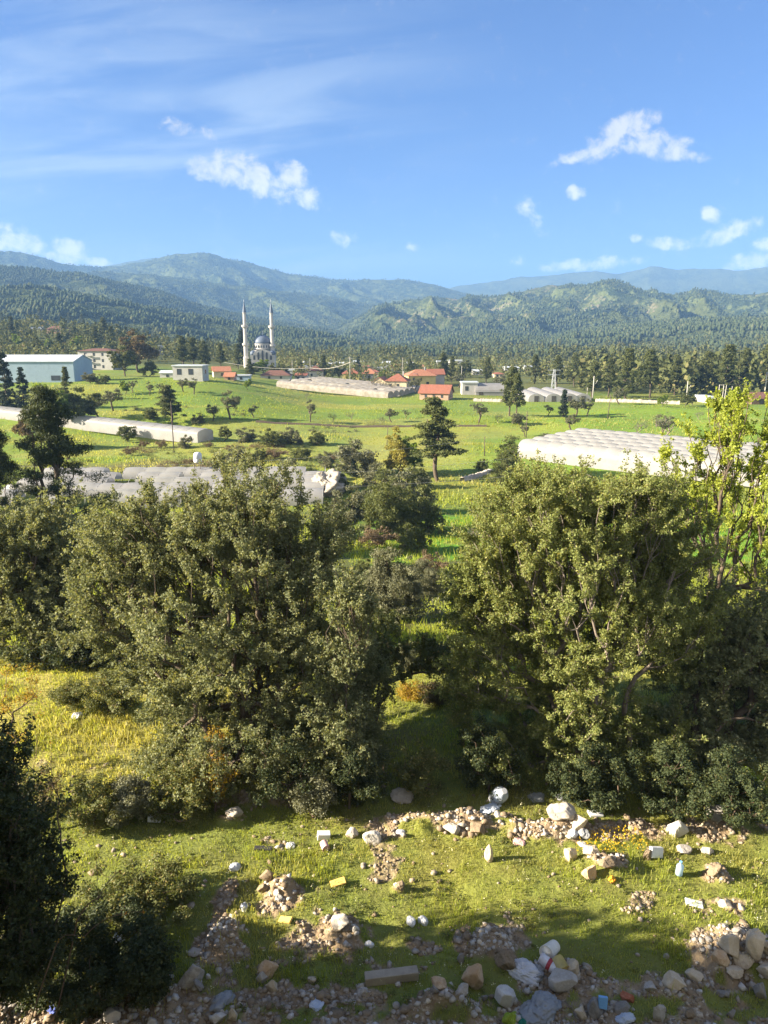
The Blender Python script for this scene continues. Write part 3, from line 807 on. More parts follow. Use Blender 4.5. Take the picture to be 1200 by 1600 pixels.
proto('leafy', 'leafy_tree', 'tree', 8, round_shape(8, .38, .58, .40, 7), 100, 62, .42, .22, .62, 'bright', 'bark', 64, .2)
proto('leafyd', 'leafy_tree', 'tree', 8, round_shape(8, .40, .56, .42, 7), 100, 62, .42, .22, .62, 'green', 'bark', 65, .2)
proto('rust', 'brown_tree', 'tree', 12, round_shape(12, .40, .58, .40, 8), 120, 62, .6, .32, .95, 'rust', 'bark', 66, .3)
proto('yellow', 'yellow_tree', 'tree', 7, round_shape(7, .26, .48, .46, 6), 130, 62, .28, .15, .45, 'yellow', 'bark', 67, .13, [[(0, 0, 3), (0, 0, 6.6)]], squash=.8)
proto('pinebig', 'pine_tree', 'tree', 12, pine_shape(12, .34, .22, 1.3), 190, 170, .26, .05, .62, 'pine_dark2', 'bark', 69, .26, [[(.1, 0, 5), (0, .1, 11.3)]], squash=.5)
proto('gapbush', 'olive_bush', 'bush', 5, dome_shape(5, .46), 240, 150, .13, .06, .40, 'olive', 'bark', 70, .12)
proto('dome', 'bush', 'bush', 4, dome_shape(4, .55), 110, 70, .22, .10, .42, 'green', 'bark', 71, .1)
proto('dome2', 'bush', 'bush', 4, dome_shape(4, .50), 110, 70, .22, .10, .42, 'olive', 'bark', 72, .1)
proto('light', 'feathery_tree', 'tree', 9, dome_shape(9, .34), 220, 70, .36, .09, .62, 'green', 'bark', 68, .16, up=.2)
def put_tree(key, px, pyb, hpx, label, wf=1.0, group=None, depth=None, rot=None, mind=None):
    root, Hm, used = PROTO[key]
    o = copy_tree(root)
    if depth: b = spot(px, pyb, depth); t = depth
    else: b, t = place(px, pyb)
    s = hpx * t / FPX / Hm
    o.location = [float(v) for v in b]
    o.rotation_euler = (0, 0, rot if rot is not None else random.Random(int(px * 7 + pyb)).random() * 6.28)
    o.scale = (s * wf, s * wf, s)
    tag(o, label, None, group)
    return o
TREES = [
 # on the open field, seen from left to right
 ('olive1',177,642,38,'lone grey olive on the slope above the long tunnel greenhouse'),
 ('leafy',196,616,22,'small bright tree, first of the orchard row under the white apartment block'),
 ('olive3',206,614,22,'small grey olive standing close behind the bright orchard tree'),
 ('olive2',234,618,22,'slender orchard tree between the bright tree and the flat-roofed house'),
 ('olive3',249,613,16,'smallest orchard tree just below the flat-roofed white house'),
 ('pine2',268,662,58,'spreading dark pine at the foot of the field behind the tunnel greenhouse', 1.5),
 ('olive1',287,613,24,'grey olive in front of the flat-roofed white house'),
 ('olive2',303,616,26,'taller grey olive at the corner of the flat-roofed white house'),
 ('olive1',332,658,28,'round grey olive on the slope right behind the tunnel greenhouse end'),
 ('olive2',360,655,46,'tall grey olive in the middle of the left field'),
 ('olive3',396,653,22,'faint leafless-looking olive beside the tall grey olive'),
 ('leafy',387,609,18,'small green tree at the top of the field in front of the mosque'),
 ('olive2',485,659,36,'narrow olive at the end of the dark line across the field',.8),
 ('sparse',480,624,13,'tiny thin tree on the open field below the torn greenhouse'),
 ('sparse',520,660,18,'small leafless tree on the field bank, first in the row of two'),
 ('sparse',548,658,18,'small leafless tree on the field bank beside a similar one'),
 ('olive1',612,660,24,'round dark olive alone on the field bank'),
 ('olive3',635,654,15,'pale small olive beside the round dark olive'),
 ('olive3',748,661,36,'wide grey olive left of the dark pine clump'),
 ('sparse',779,661,18,'small bare tree between the wide olive and the dark pine clump'),
 ('pine2',796,650,74,'tall dark pine at the near end of the white hangar field',.9),
 ('pine1',806,652,66,'dark pine standing against its taller neighbour on the field',.8),
 ('bush2',812,664,22,'round grey bush at the foot of the two dark pines'),
 ('olive2',820,682,22,'small tree by the thin post on the green field'),
 ('olive3',857,650,20,'grey olive between the dark pines and the cypress'),
 ('cypress',880,652,42,'dark cypress among grey olives on the green field',1.35),
 ('olive1',899,652,34,'grey olive touching the dark cypress'),
 ('olive2',917,650,28,'grey olive next to the one that touches the cypress'),
 ('olive1',894,674,30,'pale olive standing in front of the cypress group'),
 ('bush2',853,688,14,'small grey bush behind the scalloped greenhouse'),
 ('sparse',1000,682,32,'thin bare tree behind the scalloped greenhouse'),
 ('sparse',1037,686,48,'larger bare grey tree behind the scalloped greenhouse'),
 ('olive3',1037,684,40,'grey olive mixed with the larger bare tree behind the greenhouse'),
 ('leafyd',1069,636,24,'round green tree at the top of the green field by the road'),
 ('leafyd',1083,634,18,'round green tree just behind the first by the road'),
 ('leafy',1035,636,20,'yellow-green small tree by the road wall'),
 ('sparse',1092,656,18,'tiny bare tree alone on the green field near the lime tree'),
 ('olive1',968,632,28,'grey-green tree in front of the road wall'),
 # the strip of bushes and trees along the valley floor
 ('dome2',385,690,26,'grey bush at the near end of the hedge below the field',1.3),
 ('dome',420,697,32,'dark green bush in the hedge below the field',1.2),
 ('dome2',455,693,30,'grey-green bush in the middle of the hedge below the field',1.2),
 ('dome',493,695,26,'dark bush closing the far end of the hedge below the field',1.1),
 ('brushy',430,718,24,'brown brushy bush beneath the hedge',1.4),
 ('dome',470,718,26,'dark bush beneath the hedge beside the brown one',1.2),
 ('dome2',510,730,30,'grey bush just above the torn plastic sheeting'),
 ('brushy',520,722,18,'rust-brown bush beside the torn plastic sheeting'),
 ('leafyd',350,690,26,'round green bush at the end of the tunnel greenhouse',1.1),
 ('brushy',205,712,20,'rust-brown bush on the bank under the tunnel greenhouse'),
 ('brushy',225,700,16,'small brown bush on the bank under the tunnel greenhouse, second one'),
 ('brushy',253,700,18,'brown bush on the bank close to the dark pole'),
 ('brushy',325,700,14,'brown bush on the bank near the greenhouse end'),
 ('bush1',200,690,30,'dark bush growing up against the tunnel greenhouse side'),
 ('dome2',557,742,66,'grey-green willow-like tree beside the torn plastic sheeting',1.1),
 ('conifer',552,746,30,'young dark conifer at the foot of the grey-green tree'),
 ('yellow',622,742,72,'yellow-leaved tree in the valley next to the tall pine',1.1),
 ('leafy',642,740,60,'yellow-green tree between the yellow one and the tall pine'),
 ('pine4',684,752,128,'tall pine with bent bare trunk in the middle of the valley',1.25),
 ('light',603,838,116,'feathery light-green tree in the valley centre',1.05),
 ('dome',650,832,88,'large dark bush in shadow beside the green strip',.95),
 ('dome2',640,800,76,'grey-green tree between the feathery tree and the large dark bush'),
 ('dome2',548,812,66,'grey round tree between the feathery tree and the torn plastic'),
 ('brushy',590,858,46,'bare purplish brush at the foot of the feathery tree',1.2),
 ('light',792,756,82,'loose grey-green tree standing before the scalloped greenhouse end'),
 ('sparse',740,858,46,'bare grey bush on the green strip beside the golden oak'),
 ('gapbush',612,968,125,'large olive bush filling the gap between the two big oaks',.95),
 ('gapbush',660,935,68,'olive bush in shadow behind the large gap olive'),
 ('dome',688,925,44,'dark green bush at the end of the green strip'),
 ('dome',570,900,34,'vividly green sunlit bush on the patch behind the broad oak',1.0),
 ('brushy',672,900,50,'brown twiggy bush among the olive bushes in the gap'),
 ('gapbush',640,1050,56,'rounded bush at the far side of the lawn in the gap'),
 ('gapbush',705,1045,60,'pale shrub at the far side of the lawn below the dark green bush'),
 ('dome',730,1045,66,'green shrub leaning on the golden oak in the gap'),
 ('dome2',530,842,62,'grey bush at the side of the broad oak, under the round grey tree'),
 ('dome',575,800,50,'dark bush between the round grey tree and the feathery tree'),
 ('dome',640,862,52,'dark bush at the shaded foot of the feathery tree, beside the purplish brush'),
 ('dome',530,770,36,'dark bush just below the torn plastic sheeting'),
 ('dome2',590,762,48,'grey-green bush in front of the yellow-leaved tree'),
 ('dome',650,760,44,'dark bush at the foot of the tall bent pine'),
 ('dome',600,1000,60,'dark bush hidden below the large gap olive'),
 ('dome',340,730,26,'dark bush behind the crown of the broad oak'),
 ('dome2',290,700,24,'grey bush by the dark pole under the tunnel greenhouse'),
 ('dome2',370,722,30,'grey-green bush beneath the near end of the hedge'),
 ('dome',405,720,24,'dark bush beneath the hedge, left of the brown brushy bush'),
 ('dome2',450,738,28,'grey bush below the brown brushy bush, near the shabby greenhouse'),
 ('dome',235,655,22,'low dark bush behind the middle of the tunnel greenhouse'),
 ('dome2',310,662,20,'low grey bush at the foot of the spreading dark pine'),
 ('dome',755,735,22,'dark low bush at the far end of the stream bank'),
 # big trees on the left, between the terrace and the sheds
 ('pinebig',95,875,265,'large dark pine in front of the white sheds, seen through its branches',1.0),
 ('pinebig',5,880,225,'dark ragged pine at the frame edge beside the large dark pine',.9),
 ('rust',52,700,72,'brownish-leaved tree between the dark pines and the tunnel greenhouse',.8),
 ('leafy',85,668,72,'lime-green tree behind the large dark pine'),
 ('conifer',12,642,88,'tall dark spruce in front of the blue warehouse'),
 ('conifer',39,642,66,'shorter dark spruce beside the tall one'),
 ('leafyd',128,665,64,'green tree beside the lime-green one, below the warehouse corner'),
 ('olive1',155,652,42,'grey tree on the orchard edge right of the lime-green tree'),
 ('pine3',105,625,50,'slim pine at the corner of the blue warehouse'),
 ('bush2',140,600,20,'grey bush in front of the white apartment block',1.3),
 ('bush1',165,600,16,'dark bush below the white apartment block'),
 # round the village
 ('rust',217,582,70,'big brownish tree beside the white apartment block'),
 ('leafyd',196,588,50,'green tree in front of the big brownish tree'),
 ('bush1',232,588,28,'dark bush at the foot of the big brownish tree'),
 ('pine1',287,578,50,'dark pine behind the flat-roofed white house'),
 ('pine4',302,577,48,'open-crowned pine behind the flat-roofed white house'),
 ('pine2',322,577,42,'dark pine between the flat-roofed house and the mosque'),
 ('pine1',345,577,38,'smaller dark pine nearer the mosque'),
 ('pine3',372,577,38,'narrow pine at the foot of the first minaret'),
 ('cypress',379,572,54,'dark cypress hiding the base of the first minaret',1.2),
 ('leafy',410,585,24,'pale green tree before the mosque porch',1.4),
 ('pine2',391,592,30,'dark pine in front of the mosque, between the minarets and the pale shed'),
 ('leafyd',427,590,24,'dark round tree in front of the mosque side, by the second minaret'),
 ('pine1',470,590,26,'small dark pine between the brown roof and the dark village pine'),
 ('leafyd',530,592,22,'round green tree at the yellow-walled house'),
 ('leafy',600,596,20,'pale green tree above the beige gabled house'),
 ('pine2',640,592,30,'dark pine between the cream and the yellow house'),
 ('leafyd',670,594,24,'dark tree pressed against the grey house with brown roof'),
 ('olive1',780,612,28,'grey tree at the end of the white vaulted tunnel'),
 ('bush2',395,588,18,'grey bush between the mosque and the brown roof'),
 ('leafyd',444,586,18,'dark green tree beside the brown roof'),
 ('pine3',506,592,36,'dark pine standing behind the torn greenhouse',1.2),
 ('conifer',560,588,30,'dark spruce between the red-roofed houses'),
 ('sparse',590,612,28,'bare fruit tree before the beige gabled house',1.2),
 ('sparse',612,615,26,'bare fruit tree before the tiled house',1.2),
 ('olive3',648,615,28,'grey-green tree between the tiled house and the pink house'),
 ('pine1',692,600,46,'dark pine behind the pink house'),
 ('pine3',706,598,40,'grey-green pine right of the one behind the pink house'),
 ('leafyd',728,590,30,'green tree below the far white house'),
 ('olive1',716,606,26,'grey tree above the low white shed'),
 ('pine2',760,600,40,'broad pine behind the white vaulted roof'),
 ('pine1',835,600,44,'dark pine rising behind the white vaults'),
 ('pine2',925,622,54,'dark pine behind the concrete pole and the vaults'),
 ('pine1',950,620,58,'tall pine on the near edge of the wood by the road'),
 ('pine3',978,624,76,'tallest pine on the near edge of the wood, before the road wall',1.2),
 ('pine2',1015,622,72,'broad tall pine beside the tallest pine of the wood'),
 ('pine1',1054,618,60,'pine behind the round green tree by the road'),
 ('pine2',1098,618,66,'broad pine behind the leaning posts'),
 ('pine3',1132,622,80,'tall dense pine left of the brown barn',1.3),
 ('pine1',1160,618,70,'pine behind the brown barn'),
 ('pine2',1192,612,70,'pine at the frame edge above the barn roof'),
 ('pine1',870,606,48,'pine behind the grey lattice mast'),
 ('pine1',897,604,50,'pine in the wood behind the vaults, beside the lattice mast'),
 # on the wooded hill to the left
 ('pine1',65,512,30,'light pine on the crest above the hill house'),
 ('pine2',110,513,24,'dark pine on the crest beside the hill house'),
 ('pine1',130,520,28,'dark pine on the crest, second from the hill house'),
 ('pine2',165,532,34,'dark pine on the falling crest of the hill'),
 ('pine3',20,530,34,'dark pine on the hill near the frame edge'),
 ('pine1',5,515,26,'dark pine at the frame edge on the hill crest'),
 ('pine1',95,562,40,'pine behind the blue warehouse, tallest of those above its roof'),
 ('pine2',60,560,34,'broad pine above the middle of the blue warehouse roof'),
 ('leafy',30,545,24,'bright tree on the hill slope above the warehouse'),
 ('leafy',75,548,20,'small bright tree on the hill slope behind the pines'),
 ('leafy',122,548,24,'bright green tree above the apartment block'),
 ('pine2',150,552,40,'reddish-lit pine right behind the apartment block'),
 ('pine1',176,548,36,'dark pine behind the apartment block end'),
 ('leafyd',40,535,22,'dull green tree on the hill slope under the hill house'),
 ('leafyd',100,535,20,'dull green tree just below the hill house'),
]
for e in TREES:
    put_tree(*e)
for k, (root, Hm, used) in PROTO.items():        # the models themselves leave the scene, the copies share their meshes
    for ch in list(root.children): bpy.data.objects.remove(ch, do_unlink=True)
    bpy.data.objects.remove(root, do_unlink=True)

# ------------------------------------------------------------------ woods that read as one mass
def solid_of_revolution_cloud(rg, n_per, kinds):
    pass
def woodland(name, px_rng, r_rng, count, size, seed, cards, mat, dens=None, kind='card'):
    rg = np.random.default_rng(seed)
    lo = (px_rng[0] - 600) / FPX; hi = (px_rng[1] - 600) / FPX
    u = lo + (hi - lo) * rg.random(count * 3)
    r = np.exp(np.log(r_rng[0]) + (np.log(r_rng[1]) - np.log(r_rng[0])) * rg.random(count * 3))
    y = r / np.sqrt(1 + u * u); x = u * y
    keep = rg.random(len(x)) < (dens(x, y, r, u) if dens else 1)
    x, y, r = x[keep][:count], y[keep][:count], r[keep][:count]
    z = H(x, y); n = len(x)
    h = size * (0.42 + .9 * rg.random(n) ** 1.4)
    w = h * (.26 + .16 * rg.random(n))
    if kind in ('card', 'round'):
        idx = np.repeat(np.arange(n), cards); k = len(idx)
        t = rg.random(k); zz = .12 + .88 * t
        pk = .25 + .35 * rg.random(n); ph = rg.random(n) * 6.28; lob = 1 + .35 * np.sin(zz * 9 + ph[idx])
        R0 = lob * w[idx] * (np.maximum(.12, 1 - np.abs(zz - pk[idx]) * 1.3) if kind == 'card' else 1.35 * np.sqrt(np.maximum(.03, 1 - ((zz - .5) / .54) ** 2))) * (.75 + .25 * np.sin(zz * 31 + idx))
        an = rg.random(k) * 6.283; R0 = R0 * (1 + .3 * np.sin(2 * an + ph[idx] * 3 + zz * 5)); q = rg.random(k) ** .4
        P_ = np.stack([x[idx] + np.cos(an) * R0 * q, y[idx] + np.sin(an) * R0 * q, z[idx] + zz * h[idx]], 1)
        nn = unit(np.stack([np.cos(an), np.sin(an), .5 + 0 * an], 1) + rg.normal(size=(k, 3)) * .6)
        a = unit(np.cross(nn, rg.normal(size=(k, 3)))); b = np.cross(nn, a)
        sz = (h[idx] * (.055 + .06 * rg.random(k)))[:, None]
        a *= sz; b *= sz * .7
        v = np.stack([P_ - a, P_ + b, P_ + a, P_ - b], 1).reshape(-1, 3)
        o = mesh_np(name, v, quads=np.arange(4 * k).reshape(-1, 4), mat=mat)
    else:
        m_ = 6
        an = np.arange(m_) * 2 * np.pi / m_
        prof_ = [(.55, .10), (1.0, .34), (.70, .72)]
        rot = rg.random(n) * 6.28
        V_ = []
        for (rr, zz) in prof_:
            j = 1 + (rg.random((n, m_)) - .5) * .7
            A = an[None] + rot[:, None]
            V_.append(np.stack([x[:, None] + np.cos(A) * w[:, None] * rr * j, y[:, None] + np.sin(A) * w[:, None] * rr * j, z[:, None] + h[:, None] * (zz + (rg.random((n, m_)) - .5) * .12)], 2))
        V_.append(np.stack([x, y, z + h], 1)[:, None])
        V_ = np.concatenate(V_, 1); nv = V_.shape[1]
        q = []
        for l in range(2):
            for i in range(m_): q.append((l * m_ + i, l * m_ + (i + 1) % m_, (l + 1) * m_ + (i + 1) % m_, (l + 1) * m_ + i))
        tr = [(2 * m_ + i, 2 * m_ + (i + 1) % m_, 3 * m_) for i in range(m_)]
        off = (np.arange(n) * nv)[:, None, None]
        o = mesh_np(name, V_.reshape(-1, 3), quads=(np.array(q)[None] + off).reshape(-1, 4), tris=(np.array(tr)[None] + off).reshape(-1, 3), mat=mat)
    tag(o, kind='stuff')
    return o
M['wood'] = leafmat('wood_foliage', (.060,.080,.030), (.155,.165,.062), (.18,.17,.07), .2, .8, .1, clump=.03)
M['wood_light'] = leafmat('mixed_wood_foliage', (.085,.105,.040), (.20,.205,.080), (.24,.19,.10), .25, .8, .1, clump=.03)
M['forest'] = leafmat('forest_foliage', (.050,.072,.034), (.092,.112,.050), (.12,.13,.06), .15, .9, .05, clump=.012)
def d_wood(x, y, r, u):
    n = fbm(x / 60, y / 60, 3, 201)
    px = 600 + u * FPX
    d = ss(n, .40, .52)
    d = np.where((px > 900), np.maximum(d, .5) * ss(r, 275, 300), d * ss(r, 520, 640))
    return d
woodland('woodland', (560, 1330), (285, 1150), 1700, 11, 5, 46, M['wood'], d_wood)
woodland('woodland', (560, 1330), (285, 1150), 1100, 8, 15, 46, M['wood_light'], d_wood, 'round')
woodland('woodland', (-130, 560), (440, 1000), 1100, 9, 6, 46, M['wood'],
         lambda x, y, r, u: np.where(600 + u * FPX < 370, ss(fbm(x / 40, y / 40, 3, 203), .36, .46) * ss(r, 470, 510), ss(fbm(x / 60, y / 60, 3, 204), .45, .52) * ss(r, 600, 700)))
woodland('woodland', (420, 930), (345, 700), 620, 7, 10, 46, M['wood_light'], lambda x, y, r, u: ss(fbm(x / 25, y / 25, 3, 207), .38, .52), 'round')
woodland('woodland', (-130, 385), (425, 660), 420, 8, 16, 46, M['wood_light'], lambda x, y, r, u: ss(fbm(x / 30, y / 30, 3, 223), .40, .52), 'round')
woodland('woodland', (-130, 340), (425, 660), 260, 10, 17, 46, M['wood'], lambda x, y, r, u: ss(fbm(x / 30, y / 30, 3, 224), .42, .54))
woodland('woodland', (-130, 560), (470, 1000), 500, 7, 12, 46, M['wood_light'], lambda x, y, r, u: ss(r, 520, 640), 'round')
def d_for(x, y, r, u):
    px = 600 + u * FPX
    return (.05 + .95 * ss(fbm(x / 120, y / 120, 4, 211), .40, .52)) * np.where(r < 1300, ss(fbm(x / 70, y / 70, 3, 219), .42, .56), 1) * np.where((px > 560) & (r > 1900) & (r < 2800), .45, 1)
woodland('forest', (-150, 1350), (800, 2000), 46000, 7.5, 7, 0, M['forest'], d_for, 'lp')
woodland('forest', (-150, 1350), (2000, 3400), 56000, 6.8, 8, 0, M['forest'], d_for, 'lp')
woodland('forest', (-150, 1350), (3400, 5300), 44000, 7.8, 9, 0, M['forest'], d_for, 'lp')

# ------------------------------------------------------------------ buildings
M['white'] = surf('white_render', (.52,.515,.50), (.43,.42,.41), .4, .85, .15, .02)
M['cream'] = surf('cream_render', (.70,.62,.42), (.58,.50,.34), .4, .9, .15, .02)
M['yellowwall'] = surf('yellow_render', (.72,.60,.26), (.60,.50,.22), .4, .9, .15, .02)
M['pinkwall'] = surf('brick_render', (.52,.34,.26), (.42,.28,.21), .8, .9, .4, .05)
M['tile'] = surf('roof_tile', (.34,.135,.085), (.26,.105,.07), 1.5, .85, .6, .06)
M['tile_orange'] = surf('orange_roof_tile', (.46,.21,.12), (.36,.16,.10), 1.5, .85, .6, .06)
M['tile_brown'] = surf('brown_roof_tile', (.20,.10,.075), (.15,.08,.06), 1.5, .85, .6, .06)
M['blueshed'] = surf('blue_sheet', (.36,.47,.58), (.31,.41,.52), .15, .55, .2, .04)
M['zinc'] = surf('zinc_sheet', (.62,.66,.70), (.52,.56,.60), .2, .45, .2, .03)
M['glass'] = surf('window_glass', (.045,.055,.07), (.06,.07,.085), .5, .15, 0, .01, .6)
M['frame'] = surf('dark_frame', (.10,.09,.08), None, 2, .6, 0)
M['concrete'] = surf('concrete', (.46,.44,.41), (.36,.35,.33), 1, .9, .3, .02)
M['pole'] = surf('concrete_pole', (.62,.59,.54), (.50,.48,.44), 1, .9, .2, .01)
M['woodpole'] = surf('wood_pole', (.14,.11,.09), (.09,.07,.06), 3, .9, .4, .01)
M['lead'] = surf('lead_dome', (.13,.17,.24), (.10,.13,.19), .8, .55, .2, .03, .4)
M['stone'] = surf('pale_stone', (.56,.55,.53), (.46,.45,.43), .6, .9, .4, .03)
M['planks'] = surf('barn_planks', (.26,.17,.12), (.18,.12,.085), 1.5, .9, .5, .04)
M['plastic'] = surf('white_plastic', (.54,.535,.53), (.47,.46,.455), .5, .45, .25, .05, .4, (.42,.40,.36), .5)
M['torn'] = surf('torn_plastic', (.50,.47,.42), (.33,.29,.23), .7, .55, .5, .08, .3, (.16,.12,.085), .25)
M['hoop'] = surf('hoop_pipe', (.42,.42,.42), (.30,.30,.30), .5, .6, 0)
M['wallstone'] = surf('stone_wall', (.50,.46,.41), (.36,.32,.28), 1.2, .95, .8, .08)

def window(root, x, z, w, h, y=0.0, n=(0, -1), depth=.12, balcony=False):
    """a frame with a recessed pane on the face that looks along n"""
    f = MB(); t = .07
    if n[1]:
        s = n[1]; ya, yb = sorted((y, y + s * .05)); pa, pb = sorted((y - s * .0, y + s * .02))
        f.box(x - w/2, x + w/2, ya, yb, z - h/2, z - h/2 + t).box(x - w/2, x + w/2, ya, yb, z + h/2 - t, z + h/2)
        f.box(x - w/2, x - w/2 + t, ya, yb, z - h/2 + t, z + h/2 - t).box(x + w/2 - t, x + w/2, ya, yb, z - h/2 + t, z + h/2 - t)
        g = MB().box(x - w/2 + t, x + w/2 - t, pa, pb, z - h/2 + t, z + h/2 - t)
    else:
        s = n[0]; xa, xb = sorted((y, y + s * .05)); pa, pb = sorted((y, y + s * .02))
        f.box(xa, xb, x - w/2, x + w/2, z - h/2, z - h/2 + t).box(xa, xb, x - w/2, x + w/2, z + h/2 - t, z + h/2)
        f.box(xa, xb, x - w/2, x - w/2 + t, z - h/2 + t, z + h/2 - t).box(xa, xb, x + w/2 - t, x + w/2, z - h/2 + t, z + h/2 - t)
        g = MB().box(pa, pb, x - w/2 + t, x + w/2 - t, z - h/2 + t, z + h/2 - t)
    o = f.build('window', M['frame'], root)
    g.build('pane', M['glass'], o)
    return o
def house(name, label, cat, px, pyb, wpx, hpx, dep, wall, roof, rtype='gable', rz=0.0, roofh=.35, eave=.5, win=(), side_win=(), depth=None, chimney=False, door=None, ridge='x'):
    if depth: b = spot(px, pyb, depth); t = depth
    else: b, t = place(px, pyb)
    w = wpx * t / FPX; hh = hpx * t / FPX
    root = thing(name, label, cat, (b[0], b[1] + dep / 2, b[2] - .3), rz)
    rh = hh * roofh; wh = hh - rh + .3
    x0, x1, y0, y1 = -w/2, w/2, -dep/2, dep/2
    wb = MB().box(x0, x1, y0, y1, 0, wh)
    if rtype == 'gable':
        if ridge == 'x':
            wb.prism([(y0, wh), (y1, wh), (0, wh + rh - .12)], x0, x1, 'x')
            sl = MB(); th = .18
            for s in (-1, 1):
                a = (s * (dep/2 + eave), wh - rh * eave / (dep/2)); r = (0, wh + rh)
                sl.prism([a, (a[0], a[1] + th), (r[0], r[1] + th), r][::s], x0 - eave, x1 + eave, 'x')
        else:
            wb.prism([(x0, wh), (x1, wh), (0, wh + rh - .12)], y0, y1, 'y')
            sl = MB(); th = .18
            for s in (-1, 1):
                a = (s * (w/2 + eave), wh - rh * eave / (w/2)); r = (0, wh + rh)
                sl.prism([a, (a[0], a[1] + th), (r[0], r[1] + th), r][::-s], y0 - eave, y1 + eave, 'y')
    elif rtype == 'hip':
        e = eave; z0 = wh - .05; k = min(w, dep) / 2 * .9
        rx = max(w/2 - k, .2)
        sl = MB().add([(x0-e,y0-e,z0),(x1+e,y0-e,z0),(x1+e,y1+e,z0),(x0-e,y1+e,z0),(-rx,0,z0+rh),(rx,0,z0+rh)],
                      [(3,2,1,0),(0,1,5,4),(1,2,5),(2,3,4,5),(3,0,4)])
    elif rtype == 'flat':
        sl = MB().box(x0 - .3, x1 + .3, y0 - .3, y1 + .3, wh, wh + max(.25, rh))
    elif rtype == 'vault':
        n = 12; poly = [(-dep/2 - .2 + 0, wh)] + [(-(dep/2 + .2) * math.cos(math.pi * i / n), wh + rh * math.sin(math.pi * i / n)) for i in range(1, n)] + [(dep/2 + .2, wh)]
        sl = MB().prism(poly, x0 - .2, x1 + .2, 'x')
    wb.build('walls', M[wall], root)
    ro = sl.build('roof', M[roof], root)
    if chimney:
        MB().box(w*.2, w*.2 + .6, .3, .9, wh + rh * .3, wh + rh + .9).build('chimney', M['concrete'], ro)
    for (fx, fz, fw, fh) in win: window(root, x0 + w * fx, (hh - rh) * fz + .3, fw, fh, y0)
    for (fy, fz, fw, fh) in side_win: window(root, y0 + dep * fy, (hh - rh) * fz + .3, fw, fh, x1, (1, 0))
    if door:
        fx, fw, fh = door
        d = MB().box(x0 + w * fx - fw/2, x0 + w * fx + fw/2, y0 - .05, y0, .3, .3 + fh).build('door', M['frame'], root)
    return root
# white apartment block, three storeys
G3 = [.18, .50, .82]
ap = house('apartment_building', 'white three-storey apartment block with dark windows and thin brown roof', 'building', 153, 584, 56, 33, 11, 'white', 'tile_brown', 'hip', -.12, .12, .6,
      [(fx, z, w, 1.3) for fx, w in ((.22, 1.2), (.47, 1.0), (.72, .9)) for z in G3], [(.3, z, 1.2, 1.3) for z in G3] + [(.7, z, 1.2, 1.3) for z in G3], depth=330)
for z in G3:
    x = -.165 * 56 * 330 / FPX; zz = (33 * 330 / FPX * .88) * z - .45
    bal = MB().box(x - 1.2, x + 1.2, -6.6, -5.55, zz, zz + .18).box(x - 1.2, x + 1.2, -6.6, -6.5, zz + .18, zz + 1.0).build('balcony', M['white'], ap)
house('warehouse', 'long blue-grey warehouse with pale low roof behind two spruces', 'warehouse', 45, 604, 145, 41, 16, 'blueshed', 'zinc', 'gable', 0.0, .22, .3, [(.80, .22, 3.0, 1.6)], depth=242)
house('house', 'white flat-roofed house with two dark windows above the orchard', 'house', 295, 600, 47, 24, 7, 'white', 'zinc', 'flat', -.06, .06, .3, [(.22, .62, 1.5, 1.9), (.61, .62, 1.6, 1.9)], [(.5, .6, 1.2, 1.4)], depth=245)
house('shed', 'low white shed beside the flat-roofed white house', 'shed', 262, 590, 24, 10, 5, 'stone', 'zinc', 'gable', 0, .3, .3, [(.5, .4, 1, .9)])
house('house', 'red-brown house on the wooded hill, lit from the side', 'house', 88, 521, 30, 12, 9, 'pinkwall', 'tile_brown', 'hip', 0, .42, .5, [(.3, .5, 1.6, 1.5), (.6, .5, 1.6, 1.5)])
house('shed', 'low white shed beside the red-brown hill house', 'shed', 55, 518, 20, 7, 5, 'white', 'zinc', 'gable', .1, .35, .3, [(.5, .4, 1.4, 1)])
house('villa', 'white house glimpsed between the brownish tree and the dark pines', 'house', 246, 556, 20, 13, 8, 'white', 'zinc', 'flat', .3, .12, .3, [(.3, .3, 1.5, 1.5), (.7, .3, 1.5, 1.5), (.5, .75, 1.6, 1.5)], depth=480)
house('cottage', 'small cream cottage with orange roof next to the flat-roofed white house', 'house', 343, 590, 26, 16, 7, 'cream', 'tile_orange', 'gable', .3, .4, .4, [(.5, .5, 1, 1.1)])
house('cottage', 'small low house with bright orange roof left of the mosque', 'house', 358, 594, 15, 11, 5, 'pinkwall', 'tile_orange', 'gable', 0, .5, .4, [(.5, .45, .9, .9)])
house('shed', 'small pale shed in front of the mosque wall', 'shed', 379, 595, 22, 9, 4, 'blueshed', 'zinc', 'flat', 0, .15, .2, [(.4, .5, 1, 1)])
house('house', 'low house with dark brown roof in front of the mosque', 'house', 430, 593, 46, 14, 8, 'stone', 'tile_brown', 'hip', 0, .55, .6, [(.3, .5, 1, 1), (.7, .5, 1, 1)])
house('house', 'beige gabled house behind bare fruit trees', 'house', 596, 610, 24, 20, 8, 'cream', 'tile', 'gable', -.25, .40, .3, [(.5, .35, .9, 1)], ridge='y')
house('house', 'cream house with hipped red tile roof behind bare fruit trees', 'house', 622, 612, 34, 27, 9, 'cream', 'tile', 'hip', -.2, .40, .5, [(.25, .6, 1, 1.2), (.6, .6, 1, 1.2)], chimney=True)
house('house', 'two-storey yellow house with broad orange tile roof', 'house', 656, 604, 44, 26, 10, 'yellowwall', 'tile_orange', 'hip', .2, .36, .6, [(.2, .7, 1, 1.2), (.45, .7, 1, 1.2), (.7, .3, 1.2, 1.2)], chimney=True)
